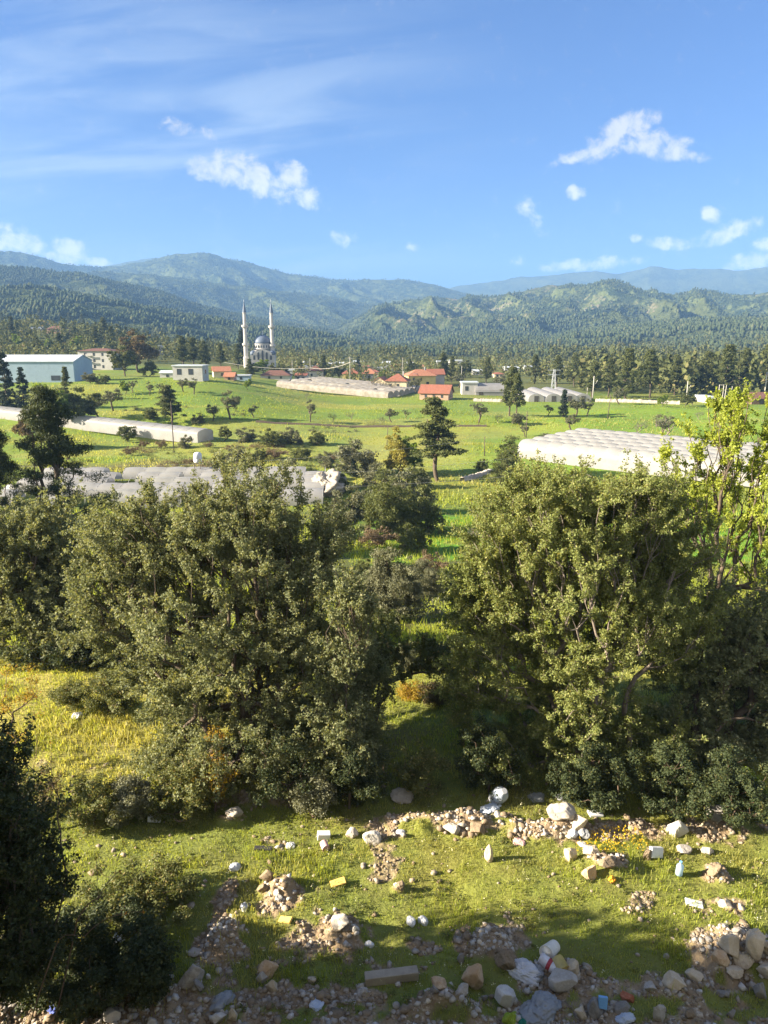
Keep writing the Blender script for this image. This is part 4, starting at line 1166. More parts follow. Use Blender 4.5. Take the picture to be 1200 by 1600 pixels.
house('house', 'grey house with brown roof joined behind the yellow house', 'house', 680, 602, 26, 24, 8, 'stone', 'tile', 'gable', .1, .3, .4, [(.4, .7, 1.1, 1.1)])
house('house', 'pink brick bungalow with red tile roof at the field edge', 'house', 683, 625, 46, 22, 8, 'pinkwall', 'tile', 'gable', -.28, .5, .5, [(.22, .52, .8, 1.0), (.78, .52, .8, 1.0)], [(.4, .5, .8, .9), (.75, .5, .8, .9)], door=(.5, .9, 1.9))
house('house', 'yellow-walled house with red roof behind the torn greenhouse', 'house', 548, 596, 26, 20, 9, 'yellowwall', 'tile', 'hip', 0, .4, .5, [(.3, .5, 1.1, 1.2)])
house('house', 'house with small red roof behind the dark spruce', 'house', 577, 594, 22, 18, 8, 'white', 'tile_orange', 'hip', 0, .45, .5, [(.5, .5, 1.1, 1.2)])
house('house', 'grey house with purplish roof behind the dark pine of the village', 'house', 492, 592, 26, 20, 9, 'stone', 'tile_brown', 'hip', 0, .4, .5, [(.3, .5, 1.1, 1.2)])
house('shed', 'white boxy shed with dark awning beside the pink bungalow', 'shed', 734, 617, 24, 20, 6, 'white', 'zinc', 'flat', 0, .1, .3, [(.3, .55, 1.2, 1.6)])
house('polytunnel', 'broad white vaulted tunnel between the white shed and the dark pines', 'polytunnel', 765, 618, 44, 18, 9, 'plastic', 'plastic', 'vault', 0, .7, 0, [], door=(.2, 1.6, 1.3))
for i, (px, lb) in enumerate(((838, 'white vaulted tunnel nearest the dark pines'), (865, 'white vaulted tunnel behind the lattice mast'), (890, 'white vaulted tunnel behind the cypress'), (911, 'white vaulted tunnel next to the concrete pole, last of four'))):
    b, t = place(px, 628)
    root = thing('polytunnel', lb, 'polytunnel', b)
    w = 25 * t / FPX; n = 12
    poly = [(-w/2, -.2)] + [(-w/2 * math.cos(math.pi * k / n), .9 + 1.7 * math.sin(math.pi * k / n)) for k in range(n + 1)] + [(w/2, -.2)]
    MB().prism(poly[::-1], 0, 34, 'y').build('cover', M['plastic'], root)
    MB().box(-.7, .7, -.06, -.01, 0, 1.9).build('door', M['frame'], root)
house('house', 'far white two-storey house in the trees above a green clearing', 'house', 714, 577, 24, 14, 10, 'white', 'zinc', 'flat', 0, .12, .3, [(.2, .3, 1.6, 1.6), (.6, .3, 1.6, 1.6), (.4, .75, 1.6, 1.6)])
house('hangar', 'long low white hangar in the woods, nearly level with the treetops', 'hangar', 850, 578, 62, 7, 14, 'white', 'zinc', 'gable', 0, .35, .3, [(.5, .4, 3, 1.2)])
house('hangar', 'short white hangar in the woods at the end of the long one', 'hangar', 958, 579, 26, 7, 14, 'white', 'zinc', 'gable', 0, .35, .3, [(.5, .4, 3, 1.2)])
house('barn', 'brown plank barn with dark tiled roof by the road', 'barn', 1192, 632, 42, 17, 8, 'planks', 'tile_brown', 'gable', .1, .45, .5, [], door=(.4, 1.6, 1.8))
for (px, py, w, h, lb, wall, roof, rt) in [
    (462,572,40,7,'long white far hangar right behind the mosque','white','zinc','gable'),(478,582,30,10,'far white and blue house below the long hangar','white','zinc','flat'),
    (455,584,22,7,'low pale building right of the mosque','stone','zinc','flat'),(525,575,24,9,'far house with pale roof above the village pine','white','zinc','gable'),
    (602,582,24,8,'far low white building above the beige gabled house','white','zinc','flat'),(603,572,14,7,'tiny far white house above the power line','white','zinc','gable'),
    (641,574,10,8,'tiny far house with pale dome-like roof above the orange roof','white','zinc','vault'),(540,586,22,9,'far white shed behind the yellow-walled house','white','zinc','flat'),
    (575,578,16,7,'far red-roofed house above the small red roof','pinkwall','tile','hip'),(445,570,18,6,'tiny far house with reddish roof beside the dome','cream','tile','hip'),
    (470,594,18,10,'small white house right of the brown-roofed house','white','tile','gable'),(500,600,20,8,'low pale shed on the upper side of the torn greenhouse','stone','zinc','flat'),
    (585,588,14,10,'small red-roofed house between the spruce and the beige gabled house','cream','tile','hip'),(620,578,18,9,'far cream house with orange roof above the cream house','cream','tile_orange','hip'),
    (668,580,16,9,'far white house above the yellow house, half hidden in trees','white','tile','gable'),(700,588,18,9,'small pale house right of the yellow house','stone','tile_brown','gable'),
    (750,586,22,8,'far white shed above the white vaulted tunnel','white','zinc','gable'),(780,590,16,8,'far cream house left of the dark pine clump','cream','tile','hip'),
    (690,570,14,6,'tiny white house left of the far white two-storey house','white','zinc','flat'),(560,570,16,6,'tiny far hangar roof above the yellow-walled house','white','zinc','gable'),
    (508,568,16,6,'tiny far white house above the dark village pine','white','zinc','flat'),(490,575,16,7,'tiny far red-roofed house between the hangar and the village pine','cream','tile','hip'),
    (1112,630,14,10,'small white box building by the leaning posts','white','zinc','flat'),(800,579,22,6,'far white shed in the woods above the dark pines','white','zinc','gable')]:
    house('far_house' if rt != 'gable' else 'far_shed', lb, 'building', px, py, w, h, 9, wall, roof, rt, 0, .3, .3, [(.3, .5, 1.2, 1.1), (.7, .5, 1.2, 1.1)])

# mosque: prayer hall with arched front, drum, dome; two minarets
mb, mt = spot(408, 577, 405), 405
ms = mt / FPX
mos = thing('mosque', 'pale stone mosque with blue-grey dome and arched front', 'mosque', (mb[0], mb[1] + 9, mb[2] - .5), .10)
hw = 19 * ms
hall = MB().box(-hw, hw, -hw * .9, hw * .9, 0, 8.2)
n = 14; r_ = hw * .78
arch = [(-r_, 8.2)] + [(-r_ * math.cos(math.pi * i / n), 8.2 + r_ * .55 * math.sin(math.pi * i / n)) for i in range(1, n)] + [(r_, 8.2)]
hall.prism(arch[::-1], -hw * .9 - .25, hw * .9 + .25, 'y')
hall.prism(arch[::-1], -hw * .8, hw * .8, 'x')
hall.build('prayer_hall', M['stone'], mos)
for i in range(5):
    a = -.52 + .26 * i
    w2 = MB(); x = a * hw * 1.3
    poly = [(x - .55, 5.6), (x + .55, 5.6), (x + .55, 7.4 + (2.6 - 7 * abs(a) ** 1.5)), (x, 8.2 + (2.6 - 7 * abs(a) ** 1.5)), (x - .55, 7.4 + (2.6 - 7 * abs(a) ** 1.5))]
    w2.prism(poly, -hw * .9 - .32, -hw * .9 - .26, 'y').build('arched_window', M['glass'], mos)
for i in range(4):
    x = (-.75 + .5 * i) * hw
    MB().box(x - .6, x + .6, -hw * .9 - .32, -hw * .9 - .02, 1.5, 4.0).build('lower_window', M['glass'], mos)
for s in (-1, 1):
    for q in (-1, 1):
        MB().lathe([(1.7, 0), (1.7, .9), (1.5, 1.5), (1.0, 2.1), (.05, 2.5)], 14, (s * hw * .78, q * hw * .68, 8.2)).build('corner_dome', M['lead'], mos, True)
MB().lathe([(hw * .73, 0), (hw * .73, 2.8), (hw * .76, 2.85), (hw * .76, 3.1)], 28, (0, 0, 11.2)).build('drum', M['stone'], mos, False)
dr = hw * .72
dome = MB().lathe([(dr * math.cos(t), dr * .95 * math.sin(t)) for t in np.linspace(0, math.pi / 2 * .985, 10)], 28, (0, 0, 14.3)).build('dome', M['lead'], mos, True)
MB().lathe([(.25, 0), (.12, .5), (.38, .9), (.12, 1.3), (.22, 1.7), (.04, 2.4)], 8, (0, 0, 14.2 + dr * .95)).build('finial', M['zinc'], dome, True)
for i in range(10):
    t = math.pi * (i + .5) / 10 + math.pi; c = math.cos(t) * hw * .735; s = math.sin(t) * hw * .735
    MB().tube((c * 1.0, s * 1.0, 12.0), (c * 1.0, s * 1.0, 13.4), .35, .35, 6).build('drum_window', M['glass'], mos)
def minaret(px, pyt, pyb, label):
    d = 405; top = pt(px, pyt, d); b = spot(px, pyb, d); h = top[2] - b[2] + 1
    r = thing('minaret', label, 'minaret', (b[0], b[1] + 6, b[2] - 1))
    k = 1.08
    MB().lathe([(k*1.45, 0), (k*1.45, h*.17), (k*1.12, h*.20), (k*1.10, h*.36)], 14).build('lower_shaft', M['stone'], r)
    MB().lathe([(k*1.0, h*.37), (k*.98, h*.62)], 14).build('middle_shaft', M['stone'], r)
    MB().lathe([(k*.86, h*.63), (k*.84, h*.80), (k*1.0, h*.805), (k*1.0, h*.815)], 14).build('upper_shaft', M['stone'], r)
    for z in (.355, .615):
        z *= h
        MB().lathe([(k*1.05, z - .9), (k*1.3, z - .45), (k*1.72, z), (k*1.72, z + 1.0), (k*1.6, z + 1.0), (k*1.6, z + .15)], 14).build('balcony', M['stone'], r)
    sp = MB().lathe([(k*1.02, h*.815), (k*.6, h*.89), (k*.06, h*.97)], 14).build('spire', M['lead'], r)
    MB().lathe([(.06, h*.965), (.16, h*.975), (.05, h*.985), (.12, h*.99), (.02, h)], 8).build('finial', M['zinc'], sp)
minaret(382, 468, 572, 'slender white minaret farther from the mosque dome, its foot behind a cypress')
minaret(424, 468, 572, 'slender white minaret standing close beside the mosque dome')

# ------------------------------------------------------------------ greenhouses
def hoop_house(name, label, O, Ld, Wd_, nsp, pitch, length, side, top, mat='plastic', bay=2.5, group=None, frames=True, skip=(), low=0):
    """vaulted spans side by side; the sheet bellies out between the hoops"""
    root = thing(name, label, 'greenhouse', O)
    Ld = np.array([Ld[0], Ld[1], 0.0]); Wv = np.array([Wd_[0], Wd_[1], 0.0])
    O = np.array(O, float)
    nb = max(2, int(length / bay)) * 6; na = 12
    for k in range(nsp):
        V_ = []
        for i in range(nb + 1):
            l = length * i / nb; be = 0.92 + .08 * abs(math.sin(math.pi * i / 6.0)) ** .6
            ringp = [(0.0, -.3), (0.0, side)]
            for j in range(1, na):
                t = math.pi * j / na
                ringp.append((pitch / 2 - pitch / 2 * math.cos(t), side + (top - side) * be * math.sin(t) ** .8))
            ringp += [(pitch, side), (pitch, -.3)]
            for (p, z) in ringp:
                V_.append(Ld * l + Wv * (k * pitch + p * .992 + .004) + np.array([0, 0, z]))
        m_ = na + 3; Q = []
        for i in range(nb):
            if (k, i // 6) in skip: continue
            for j in range(m_ - 1):
                if k > 0 and j == 0: continue
                if k < nsp - 1 and j == m_ - 2: continue
                Q.append((i * m_ + j, (i + 1) * m_ + j, (i + 1) * m_ + j + 1, i * m_ + j + 1))
        V_ = np.array(V_)
        ll = (V_ @ Ld) / length; e0 = O + Ld * length
        V_[:, 2] += (Hf(e0[0], e0[1]) - O[2] if low == 0 else low) * ll
        hp = MB()
        for i in range(0, nb + 1, 6):
            rp = V_[i * m_ + 1:(i + 1) * m_ - 1] + np.array([0, 0, .02])
            for p_, q_ in zip(rp[:-1:2], rp[2::2]): hp.tube(p_, q_, .035, .035, 4)
        nq = len(Q); hq = np.array(hp.f) + len(V_)
        o = mesh_np('span', np.concatenate([V_, np.array(hp.v)]), quads=np.concatenate([np.array(Q)[:, ::-1], hq]), mat=M[mat], parent=root, smooth=True)
        o.data.materials.append(M['hoop']); o.data.polygons.foreach_set('material_index', np.r_[np.zeros(nq, np.int32), np.ones(len(hq), np.int32)])
        for e, i0 in ((0, 0), (1, nb)):
            ring = V_[i0 * m_:(i0 + 1) * m_]
            me = bpy.data.meshes.new('end_wall'); me.from_pydata([tuple(v) for v in ring + Ld * (.02 if e == 0 else -.02)], [], [tuple(range(m_))]); me.materials.append(M[mat])
            eo = bpy.data.objects.new('end_wall', me); COL.objects.link(eo); eo.parent = root
    return root
O = spot(808, 722, 131); O = np.array([O[0], O[1], O[2]])
hoop_house('greenhouse', 'white scalloped multi-span plastic greenhouse on the green field', O, (.77, -.638), (.638, .77), 6, 4.3, 52, 1.2, 3.2)
a0, _ = place(309, 692); a1, _ = place(40, 660)
d = (a1 - a0)[:2]; Ln = np.linalg.norm(d); d = d / Ln
hoop_house('tunnel_greenhouse', 'single long white tunnel greenhouse along the left slope', a0, d, (-d[1] * -1, d[0] * -1), 1, 5.0, Ln + 14, 1.7, 2.6, bay=3)
b0 = spot(55, 790, 93)
hoop_house('greenhouse', 'shabby white greenhouse rows behind the large dark pine', (b0[0] - 6, b0[1], b0[2]), (1, .06), (-.06, 1), 5, 4.2, 42, .35, 1.75, 'plastic', 3, skip={(k, i) for k in range(5) for i in range(14) if random.Random(k * 31 + i).random() < .25})
c0, _ = place(432, 604); c1, _ = place(606, 622)
d = (c1 - c0)[:2]; Ln = np.linalg.norm(d); d = d / Ln
rgk = random.Random(4)
skip = {(k, i) for k in (1, 3) for i in range(30) if rgk.random() < .45}
hoop_house('torn_greenhouse', 'wide low torn greenhouse with tattered beige sheeting below the village', c0, d, (-d[1], d[0]), 7, 5.0, Ln, .9, 2.3, 'torn', 4, skip=skip)

# crumpled sheeting at the end of the shabby greenhouse
def crumple(name, label, cat, loc, sx, sy, sz, mat, seed, n=26, fold=.35, group=None, parent=None):
    rg = np.random.default_rng(seed)
    th = np.linspace(0, 2 * np.pi, n * 2, endpoint=False); ph = np.linspace(.02, np.pi - .02, n)
    T, F = np.meshgrid(th, ph)
    x = np.sin(F) * np.cos(T); y = np.sin(F) * np.sin(T); z = np.cos(F)
    def nz(a, s): return fbm(x * a + z * a * .6 + s + 10, y * a + z * a * 1.3 + s + 10, 4, seed, True) - .5
    big = fbm(x * 1.1 + z * .7 + 20, y * 1.1 - z * .8 + 20, 3, seed + 40) - .5
    r = 1 + fold * 2.0 * big + fold * .55 * nz(2.3, 9) + fold * .40 * nz(6.1, 5)
    V_ = np.stack([x * r * sx, y * r * sy, np.maximum(z * r, -.85) * sz], 2).reshape(-1, 3)
    V_[:, 2] += sz * .8
    m_ = n * 2; i = np.arange(n * m_).reshape(n, m_)
    Q = np.stack([i[:-1], np.roll(i[:-1], -1, 1), np.roll(i[1:], -1, 1), i[1:]], -1).reshape(-1, 4)[:, ::-1]
    o = mesh_np(name, V_, quads=Q, mat=M[mat], parent=parent)
    o.location = [float(v) for v in loc]
    o.rotation_euler = (0, 0, rg.random() * 6)
    if label: tag(o, label, cat, group)
    return o
b = spot(510, 775, 104)
crumple('plastic_sheeting', 'heap of torn white plastic sheeting on a broken frame by the hedge', 'sheeting', b, 2.6, 1.8, 1.5, 'torn', 5, 48, 1.0)

# ------------------------------------------------------------------ poles, wires, walls, tank
def pole(px, pyb, hpx, label, mat='pole', lean=0.0, arm=None, r=.14, depth=None, strut=False):
    if depth: b = spot(px, pyb, depth); t = depth
    else: b, t = place(px, pyb)
    h = hpx * t / FPX
    root = thing('utility_pole', label, 'pole', b)
    MB().tube((0, 0, -.3), (lean * h, 0, h), r, r * .6, 8).build('shaft', M[mat], root, True)
    if arm:
        MB().box(lean * h - arm, lean * h + arm, -.07, .07, h * .93, h * .93 + .14).build('crossarm', M[mat], root)
    if strut:
        MB().tube((h * .17, 0, h * .82), (lean * h, 0, h * .55), .06, .06, 6).build('strut', M[mat], root)
    return b, h
pole(272, 708, 80, 'thin dark pole on the bank in front of the tunnel greenhouse', 'woodpole', .0, None, .11)
pole(604, 702, 36, 'short dark leaning post on the dry part of the field', 'woodpole', .06, None, .1)
pole(757, 712, 30, 'thin pale post at the edge of the stream bank', 'woodpole', -.02, None, .1)
pole(822, 684, 42, 'thin dark pole beside a small tree on the green field', 'woodpole', .0, None, .1)
pole(949, 655, 38, 'dark leaning pole on the green field below the road wall', 'woodpole', .07, None, .12)
pole(485, 592, 32, 'white concrete pole behind the upper end of the torn greenhouse')
pole(457, 588, 24, 'white concrete pole near the low pale building')
pole(547, 600, 42, 'white concrete pole at the middle of the torn greenhouse', arm=1.2)
pole(629, 586, 26, 'white concrete pole above the cream house')
pole(721, 598, 26, 'pale pole left of the white boxy shed')
pole(926, 624, 36, 'stout pale concrete pole with a strut beside the vaulted tunnels', strut=True, r=.2)
pole(917, 622, 22, 'short grey pole left of the stout concrete pole')
pole(1072, 628, 32, 'pale concrete pole with a strut behind the round green tree', strut=True, r=.18)
pole(1194, 622, 40, 'stout pale pole with a strut above the barn', strut=True, r=.24)
for px, h, ln, lb in ((1131, 28, .05, 'first leaning pale post right of the ladder-like frame'), (1139, 26, .10, 'second leaning pale post, the most tilted'), (1149, 24, .06, 'third leaning pale post nearest the barn')):
    pole(px, 630, h, lb, 'pole', ln, None, .13)
b, t = place(1125, 627)
fr = thing('transformer_frame', 'ladder-like pale frame of two posts by the road', 'frame', b)
for x in (-.7, .7): MB().tube((x, 0, -.2), (x, 0, 5.4), .11, .1, 6).build('post', M['pole'], fr)
for z in (3.4, 5.2): MB().box(-.6, .6, -.08, .08, z, z + .16).build('rung', M['pole'], fr)
b, t = place(864, 620)
ms_ = thing('lattice_mast', 'grey lattice power mast in front of the pines', 'mast', b)
hm = 42 * t / FPX
for sx in (-1, 1):
    for sy in (-1, 1): MB().tube((sx * .9, sy * .9, -.2), (sx * .25, sy * .25, hm), .07, .05, 5).build('leg', M['zinc'], ms_)
lat = MB()
for i in range(6):
    z0, z1 = hm * i / 6, hm * (i + 1) / 6; w0 = .9 - .65 * i / 6; w1 = .9 - .65 * (i + 1) / 6
    for sy in (-1, 1):
        lat.tube((-w0, sy * w0, z0), (w1, sy * w1, z1), .035, .035, 4).tube((w0, sy * w0, z0), (-w1, sy * w1, z1), .035, .035, 4)
lat.build('lattice', M['zinc'], ms_)
for z in (.80, .97): MB().box(-2.2, 2.2, -.08, .08, hm * z, hm * z + .14).build('crossarm', M['zinc'], ms_)
def cable(label, pts, r=.014, sag=.6, mat='woodpole'):
    m = MB(); k = 14
    for p, q in zip(pts[:-1], pts[1:]):
        prev = None
        for i in range(k + 1):
            t = i / k; c = p + (q - p) * t + np.array([0, 0, -sag * 4 * t * (1 - t)])
            if prev is not None: m.tube(prev, c, r, r, 4)
            prev = c
    o = m.build('power_cable', M[mat]); tag(o, label, 'cable')
cable('pale thick cable sagging from pole to pole over the torn greenhouse', [pt(350, 566, 330), pt(486, 575, 318), pt(547, 566, 290), pt(690, 585, 330)], .07, 1.2, 'pole')
cable('topmost thin cable crossing before the white sheds', [pt(-40, 728, 60), pt(720, 690, 80)], .012, .9, 'pole')
cable('middle thin cable crossing before the white sheds', [pt(-40, 746, 60), pt(800, 716, 80)], .012, .9, 'pole')
cable('lowest thin cable, just above the shabby greenhouse rows', [pt(-40, 763, 60), pt(860, 738, 80)], .012, .9, 'pole')
b = spot(310, 735, 112); h = 1.0
tk = thing('water_tank', 'small white cylindrical water tank on a stand behind the broad oak', 'tank', b)
zt = pt(310, 722, 112)[2] - b[2]
MB().lathe([(.55, 0), (.62, .1), (.62, .5), (.58, .55), (.62, .6), (.62, 1.2), (.5, 1.45), (.2, 1.55)], 16, (0, 0, zt)).build('drum', M['zinc'], tk, True)
stn = MB()
for s in (-1, 1):
    for q in (-1, 1): stn.tube((s * .45, q * .45, -.2), (s * .45, q * .45, zt), .05, .05, 5)
stn.build('stand', M['woodpole'], tk)
# road wall
def low_wall(label, p0, p1, h, w=.5, mat='wallstone', name='stone_wall'):
    a, _ = place(*p0); c, _ = place(*p1)
    n = 60; V_ = []
    d = (c - a)[:2]; L = np.linalg.norm(d); d = d / L; nrm = np.array([-d[1], d[0]])
    rg = np.random.default_rng(int(p0[0]))
    for i in range(n + 1):
        p = a[:2] + d * L * i / n; z = Hf(p[0], p[1]); hh = h * (.8 + .4 * rg.random())
        for (o_, zz) in ((-w, -.3), (-w * .7, hh), (w * .7, hh * .95), (w, -.3)):
            q = p + nrm * o_; V_.append((q[0], q[1], z + zz))
    Q = []
    for i in range(n):
        for j in range(3): Q.append((i * 4 + j, (i + 1) * 4 + j, (i + 1) * 4 + j + 1, i * 4 + j + 1))
    o = mesh_np(name, np.array(V_), quads=np.array(Q), mat=M[mat]); tag(o, label, 'wall')
low_wall('low pale stone wall along the road below the pine wood', (930, 628), (1062, 632), 1.0)
low_wall('line of rough stones along the stream bank beside the green strip', (722, 752), (768, 738), .6, .5)
low_wall('rubble bank at the edge of the field by the white vaulted tunnel', (740, 627), (786, 628), .9, .6)
low_wall('earth bank across the upper field under the olives', (400, 659), (760, 666), .35, .5, 'bark', 'earth_bank')

# ------------------------------------------------------------------ grass, weeds and rubble of the terrace
def grass_mat():
    m, n, out = mat_new('grass')
    g = n.new('ShaderNodeNewGeometry')
    at = n.new('ShaderNodeAttribute'); at.attribute_name = 'tone'
    rnd = g.outputs['Random Per Island']
    c1 = n.mix(rnd, (.20,.26,.035), (.40,.44,.07))
    c2 = n.mix(rnd, (.38,.36,.11), (.52,.48,.20))
    col = n.mix(at.outputs['Fac'], c1, c2)
    b = principled(n, col, .5, .25)
    t = n.new('ShaderNodeBsdfTranslucent'); n.l.new(n.mix(1.0, col, (1.2, 1.15, .5), 'MULTIPLY'), t.inputs[0])
    mx = n.new('ShaderNodeMixShader'); mx.inputs[0].default_value = .55
    n.l.new(b.outputs[0], mx.inputs[1]); n.l.new(t.outputs[0], mx.inputs[2]); n.l.new(mx.outputs[0], out.inputs[0])
    return m
M['grass'] = grass_mat()
def grass(name, ymin, ymax, count, hmin, hmax, wid, seed, yellow=False):
    rg = np.random.default_rng(seed)
    y = ymin + (ymax - ymin) * rg.random(count); x = (rg.random(count) * 2 - 1) * (y * .56 + 2.8)
    tuft = fbm(x * 1.6, y * 1.6, 3, 301); so = soil(x, y)
    sp = fbm(x * 6, y * 6, 2, 305)
    keep = (rg.random(count) < (1 - .96 * so) * (.35 + .65 * ss(tuft, .36, .55)) * (.45 + .55 * ss(sp, .40, .52)))
    if yellow: keep &= (x / y < -.12)
    x, y, tuft = x[keep], y[keep], tuft[keep]; k = len(x)
    z = H(x, y)
    tall = ss(fbm(x * .8 + 40, y * .8, 3, 303), .45, .68)
    h = (hmin + (hmax - hmin) * rg.random(k) ** 1.8) * (.55 + .75 * tall + .25 * rg.random(k))
    an = rg.random(k) * 6.283; ln = .15 + .55 * rg.random(k)
    dx, dy = np.cos(an), np.sin(an)
    w = wid * (.6 + .8 * rg.random(k))
    b = np.stack([x, y, z - .01], 1); s = np.stack([-dy, dx, 0 * x], 1) * w[:, None]
    mid = b + np.stack([dx * h * ln * .3, dy * h * ln * .3, h * .6], 1); top = b + np.stack([dx * h * ln, dy * h * ln, h * np.sqrt(np.maximum(.2, 1 - ln ** 2))], 1)
    V_ = np.stack([b - s, b + s, mid + s * .7, mid - s * .7, top], 1).reshape(-1, 3)
    i = np.arange(k) * 5
    tone = np.clip(ss(fbm(x * .45, y * .45, 3, 307), .42, .62) * .6 + (rg.random(k) < .14) * .6 + (.55 if yellow else 0), 0, 1)
    o = mesh_np(name, V_, quads=np.stack([i, i+1, i+2, i+3], 1), tris=np.stack([i+3, i+2, i+4], 1), mat=M['grass'], attrs={'tone': np.repeat(tone, 5)})
    tag(o, kind='stuff')
grass('grass', 8.4, 15.5, 220000, .03, .13, .0055, 1)
grass('grass', 15.5, 24, 150000, .05, .17, .009, 2)
grass('grass', 14.8, 24, 120000, .05, .20, .010, 4, True)
# the same grass standing on the valley fields, coarser because it is far off
rg = np.random.default_rng(8); n = 260000
y = 26 * (270 / 26.) ** rg.random(n); x = (rg.random(n) * 2 - 1) * y * .62
k = rg.random(n) < .25 + .75 * ss(fbm(x / 7, y / 7, 4, 331), .38, .58); x, y = x[k], y[k]; n = len(x)
z = H(x, y); h = (.10 + .35 * rg.random(n) ** 2) * (.6 + ss(fbm(x / 16, y / 16, 3, 332), .4, .65)); a = rg.random(n) * 6.28; w = (.05 + .08 * rg.random(n)) * np.clip(y / 110, .3, 1)
b = np.stack([x, y, z - .02], 1); s = np.stack([np.cos(a), np.sin(a), 0 * a], 1) * w[:, None]; e = b + np.stack([(rg.random(n) - .5) * h, (rg.random(n) - .5) * h, h], 1)
tag(mesh_np('field_grass', np.stack([b - s, b + s, e], 1).reshape(-1, 3), tris=np.arange(3 * n).reshape(-1, 3), mat=M['grass'],
    attrs={'tone': np.repeat(np.clip(ss(fbm(x / 30, y / 14, 4, 62) - .5, -.05, .15) * .8 * ss(y, 95, 110) + (rg.random(n) - .5) * .3, 0, 1), 3)}), kind='stuff')
# low scrub on the banks of the valley
def scrub(n, ylo, yhi, alo, ahi, mat, seed, thr):
    rg = np.random.default_rng(seed)
    y = ylo * (yhi / ylo) ** rg.random(n * 4); x = (alo + (ahi - alo) * rg.random(n * 4)) * y
    k = fbm(x / 9, y / 9, 3, seed) > thr; x, y = x[k][:n], y[k][:n]; n = len(x)
    s = .35 + .75 * rg.random(n) ** 2
    C = np.stack([x, y, H(x, y) + s * .4], 1)
    v, q = leaf_quads(C, np.stack([s * 1.3, s * 1.3, s * .75], 1), (60 + 110 * s).astype(int), .20, .09, rg, .5)
    tag(mesh_np('scrub', v, quads=q, mat=M[mat]), kind='stuff')
scrub(110, 112, 146, -.46, -.13, 'brush', 401, .50)
scrub(90, 112, 150, -.46, -.05, 'green', 402, .52)
scrub(50, 165, 190, -.35, .0, 'olive', 403, .55)
scrub(60, 30, 80, -.16, .16, 'olive', 404, .46)
# low weeds among the grass
rg = np.random.default_rng(77)
n = 1500
y = 8.8 + 6.5 * rg.random(n); x = (rg.random(n) * 2 - 1) * (y * .56 + 2.5)
k = (soil(x, y) < .75) & (fbm(x * 1.1, y * 1.1, 3, 311) > .49); x, y = x[k], y[k]
C = np.stack([x, y, H(x, y) + .035], 1); s = .05 + .10 * rg.random(len(x)) ** 2
v, q = leaf_quads(C, np.stack([s, s, s * .5], 1), (14 + 200 * s).astype(int), .032, .018, rg, .9)
tag(mesh_np('weeds', v, quads=q, mat=M['shrub']), kind='stuff')
n = 1200
y = 9.3 + 6 * rg.random(n); x = (rg.random(n) * 2 - 1) * (y * .55 + 2)
k = (soil(x, y) < .3) & (fbm(x * .9 + 9, y * .9, 3, 313) > .50); x, y = x[k], y[k]
C = np.stack([x, y, H(x, y) + .10], 1)
v, q = leaf_quads(C, np.full((len(x), 3), .04), 4, .018, .015, rg, 1.5)
M['petal'] = surf('pale_petal', (.80,.78,.62), (.75,.70,.40), 3, .7, 0, .01, transl=.3)
tag(mesh_np('wildflowers', v, quads=q, mat=M['petal']), kind='stuff')
c0_, _ = place(950, 1316)
k = 260; C = c0_ + np.stack([(rg.random(k) - .5) * 1.5, (rg.random(k) - .5) * .8, .07 + .05 * rg.random(k)], 1)
v, q = leaf_quads(C, np.full((k, 3), .02), 4, .022, .018, rg, 1.2)
M['yellow_petal'] = surf('yellow_petal', (.80,.55,.03), (.75,.50,.03), 3, .7, 0, .01, transl=.3)
tag(mesh_np('wildflowers', v, quads=q, mat=M['yellow_petal']), kind='stuff')

def stone_mat(name, c1, c2, c3):
    m, n, out = mat_new(name)
    p = n.new('ShaderNodeTexCoord').outputs['Object']
    r = n.new('ShaderNodeNewGeometry').outputs['Random Per Island']
    a = n.noise(p, 4, 6, .65); b = n.noise(p, 26, 5, .7)
    col = n.mix(n.step(a, .38, .62), c1, c2)
    col = n.mix(n.m('MULTIPLY', n.step(b, .52, .68), .6), col, c3)
    col = n.mix(n.m('MULTIPLY', n.step(r, .35, .95), .5), col, n.mix(1.0, col, (.62, .58, .52), 'MULTIPLY'))
    dz = n.new('ShaderNodeSeparateXYZ'); n.l.new(p, dz.inputs[0])
    dirt = n.step(n.m('ADD', n.m('MULTIPLY', dz.outputs[2], 3.0), n.m('MULTIPLY', n.noise(p, 9, 5, .7), 1.1)), .85, .45)
    col = n.mix(n.m('MULTIPLY', dirt, .7), col, (.22,.165,.11))
    h = n.m('ADD', a, n.m('MULTIPLY', b, .45))
    bs = principled(n, col, .92, .2, n.bump(h, .8, .03)); n.l.new(bs.outputs[0], out.inputs[0])
    return m
M['r_pale'] = stone_mat('pale_rock', (.46,.43,.39), (.36,.33,.29), (.56,.53,.48))
M['r_white'] = stone_mat('white_rock', (.58,.56,.53), (.48,.46,.43), (.66,.64,.60))
M['r_ochre'] = stone_mat('ochre_rock', (.50,.34,.20), (.58,.45,.31), (.36,.22,.13))
M['r_cream'] = stone_mat('cream_rock', (.58,.50,.38), (.50,.41,.29), (.66,.59,.47))
M['r_grey'] = stone_mat('grey_rock', (.27,.26,.25), (.20,.19,.18), (.36,.35,.33))
M['r_clod'] = stone_mat('earth_clod', (.27,.21,.145), (.20,.155,.105), (.36,.29,.21))
M['r_red'] = stone_mat('red_brick_rock', (.42,.15,.08), (.34,.12,.07), (.48,.25,.17))
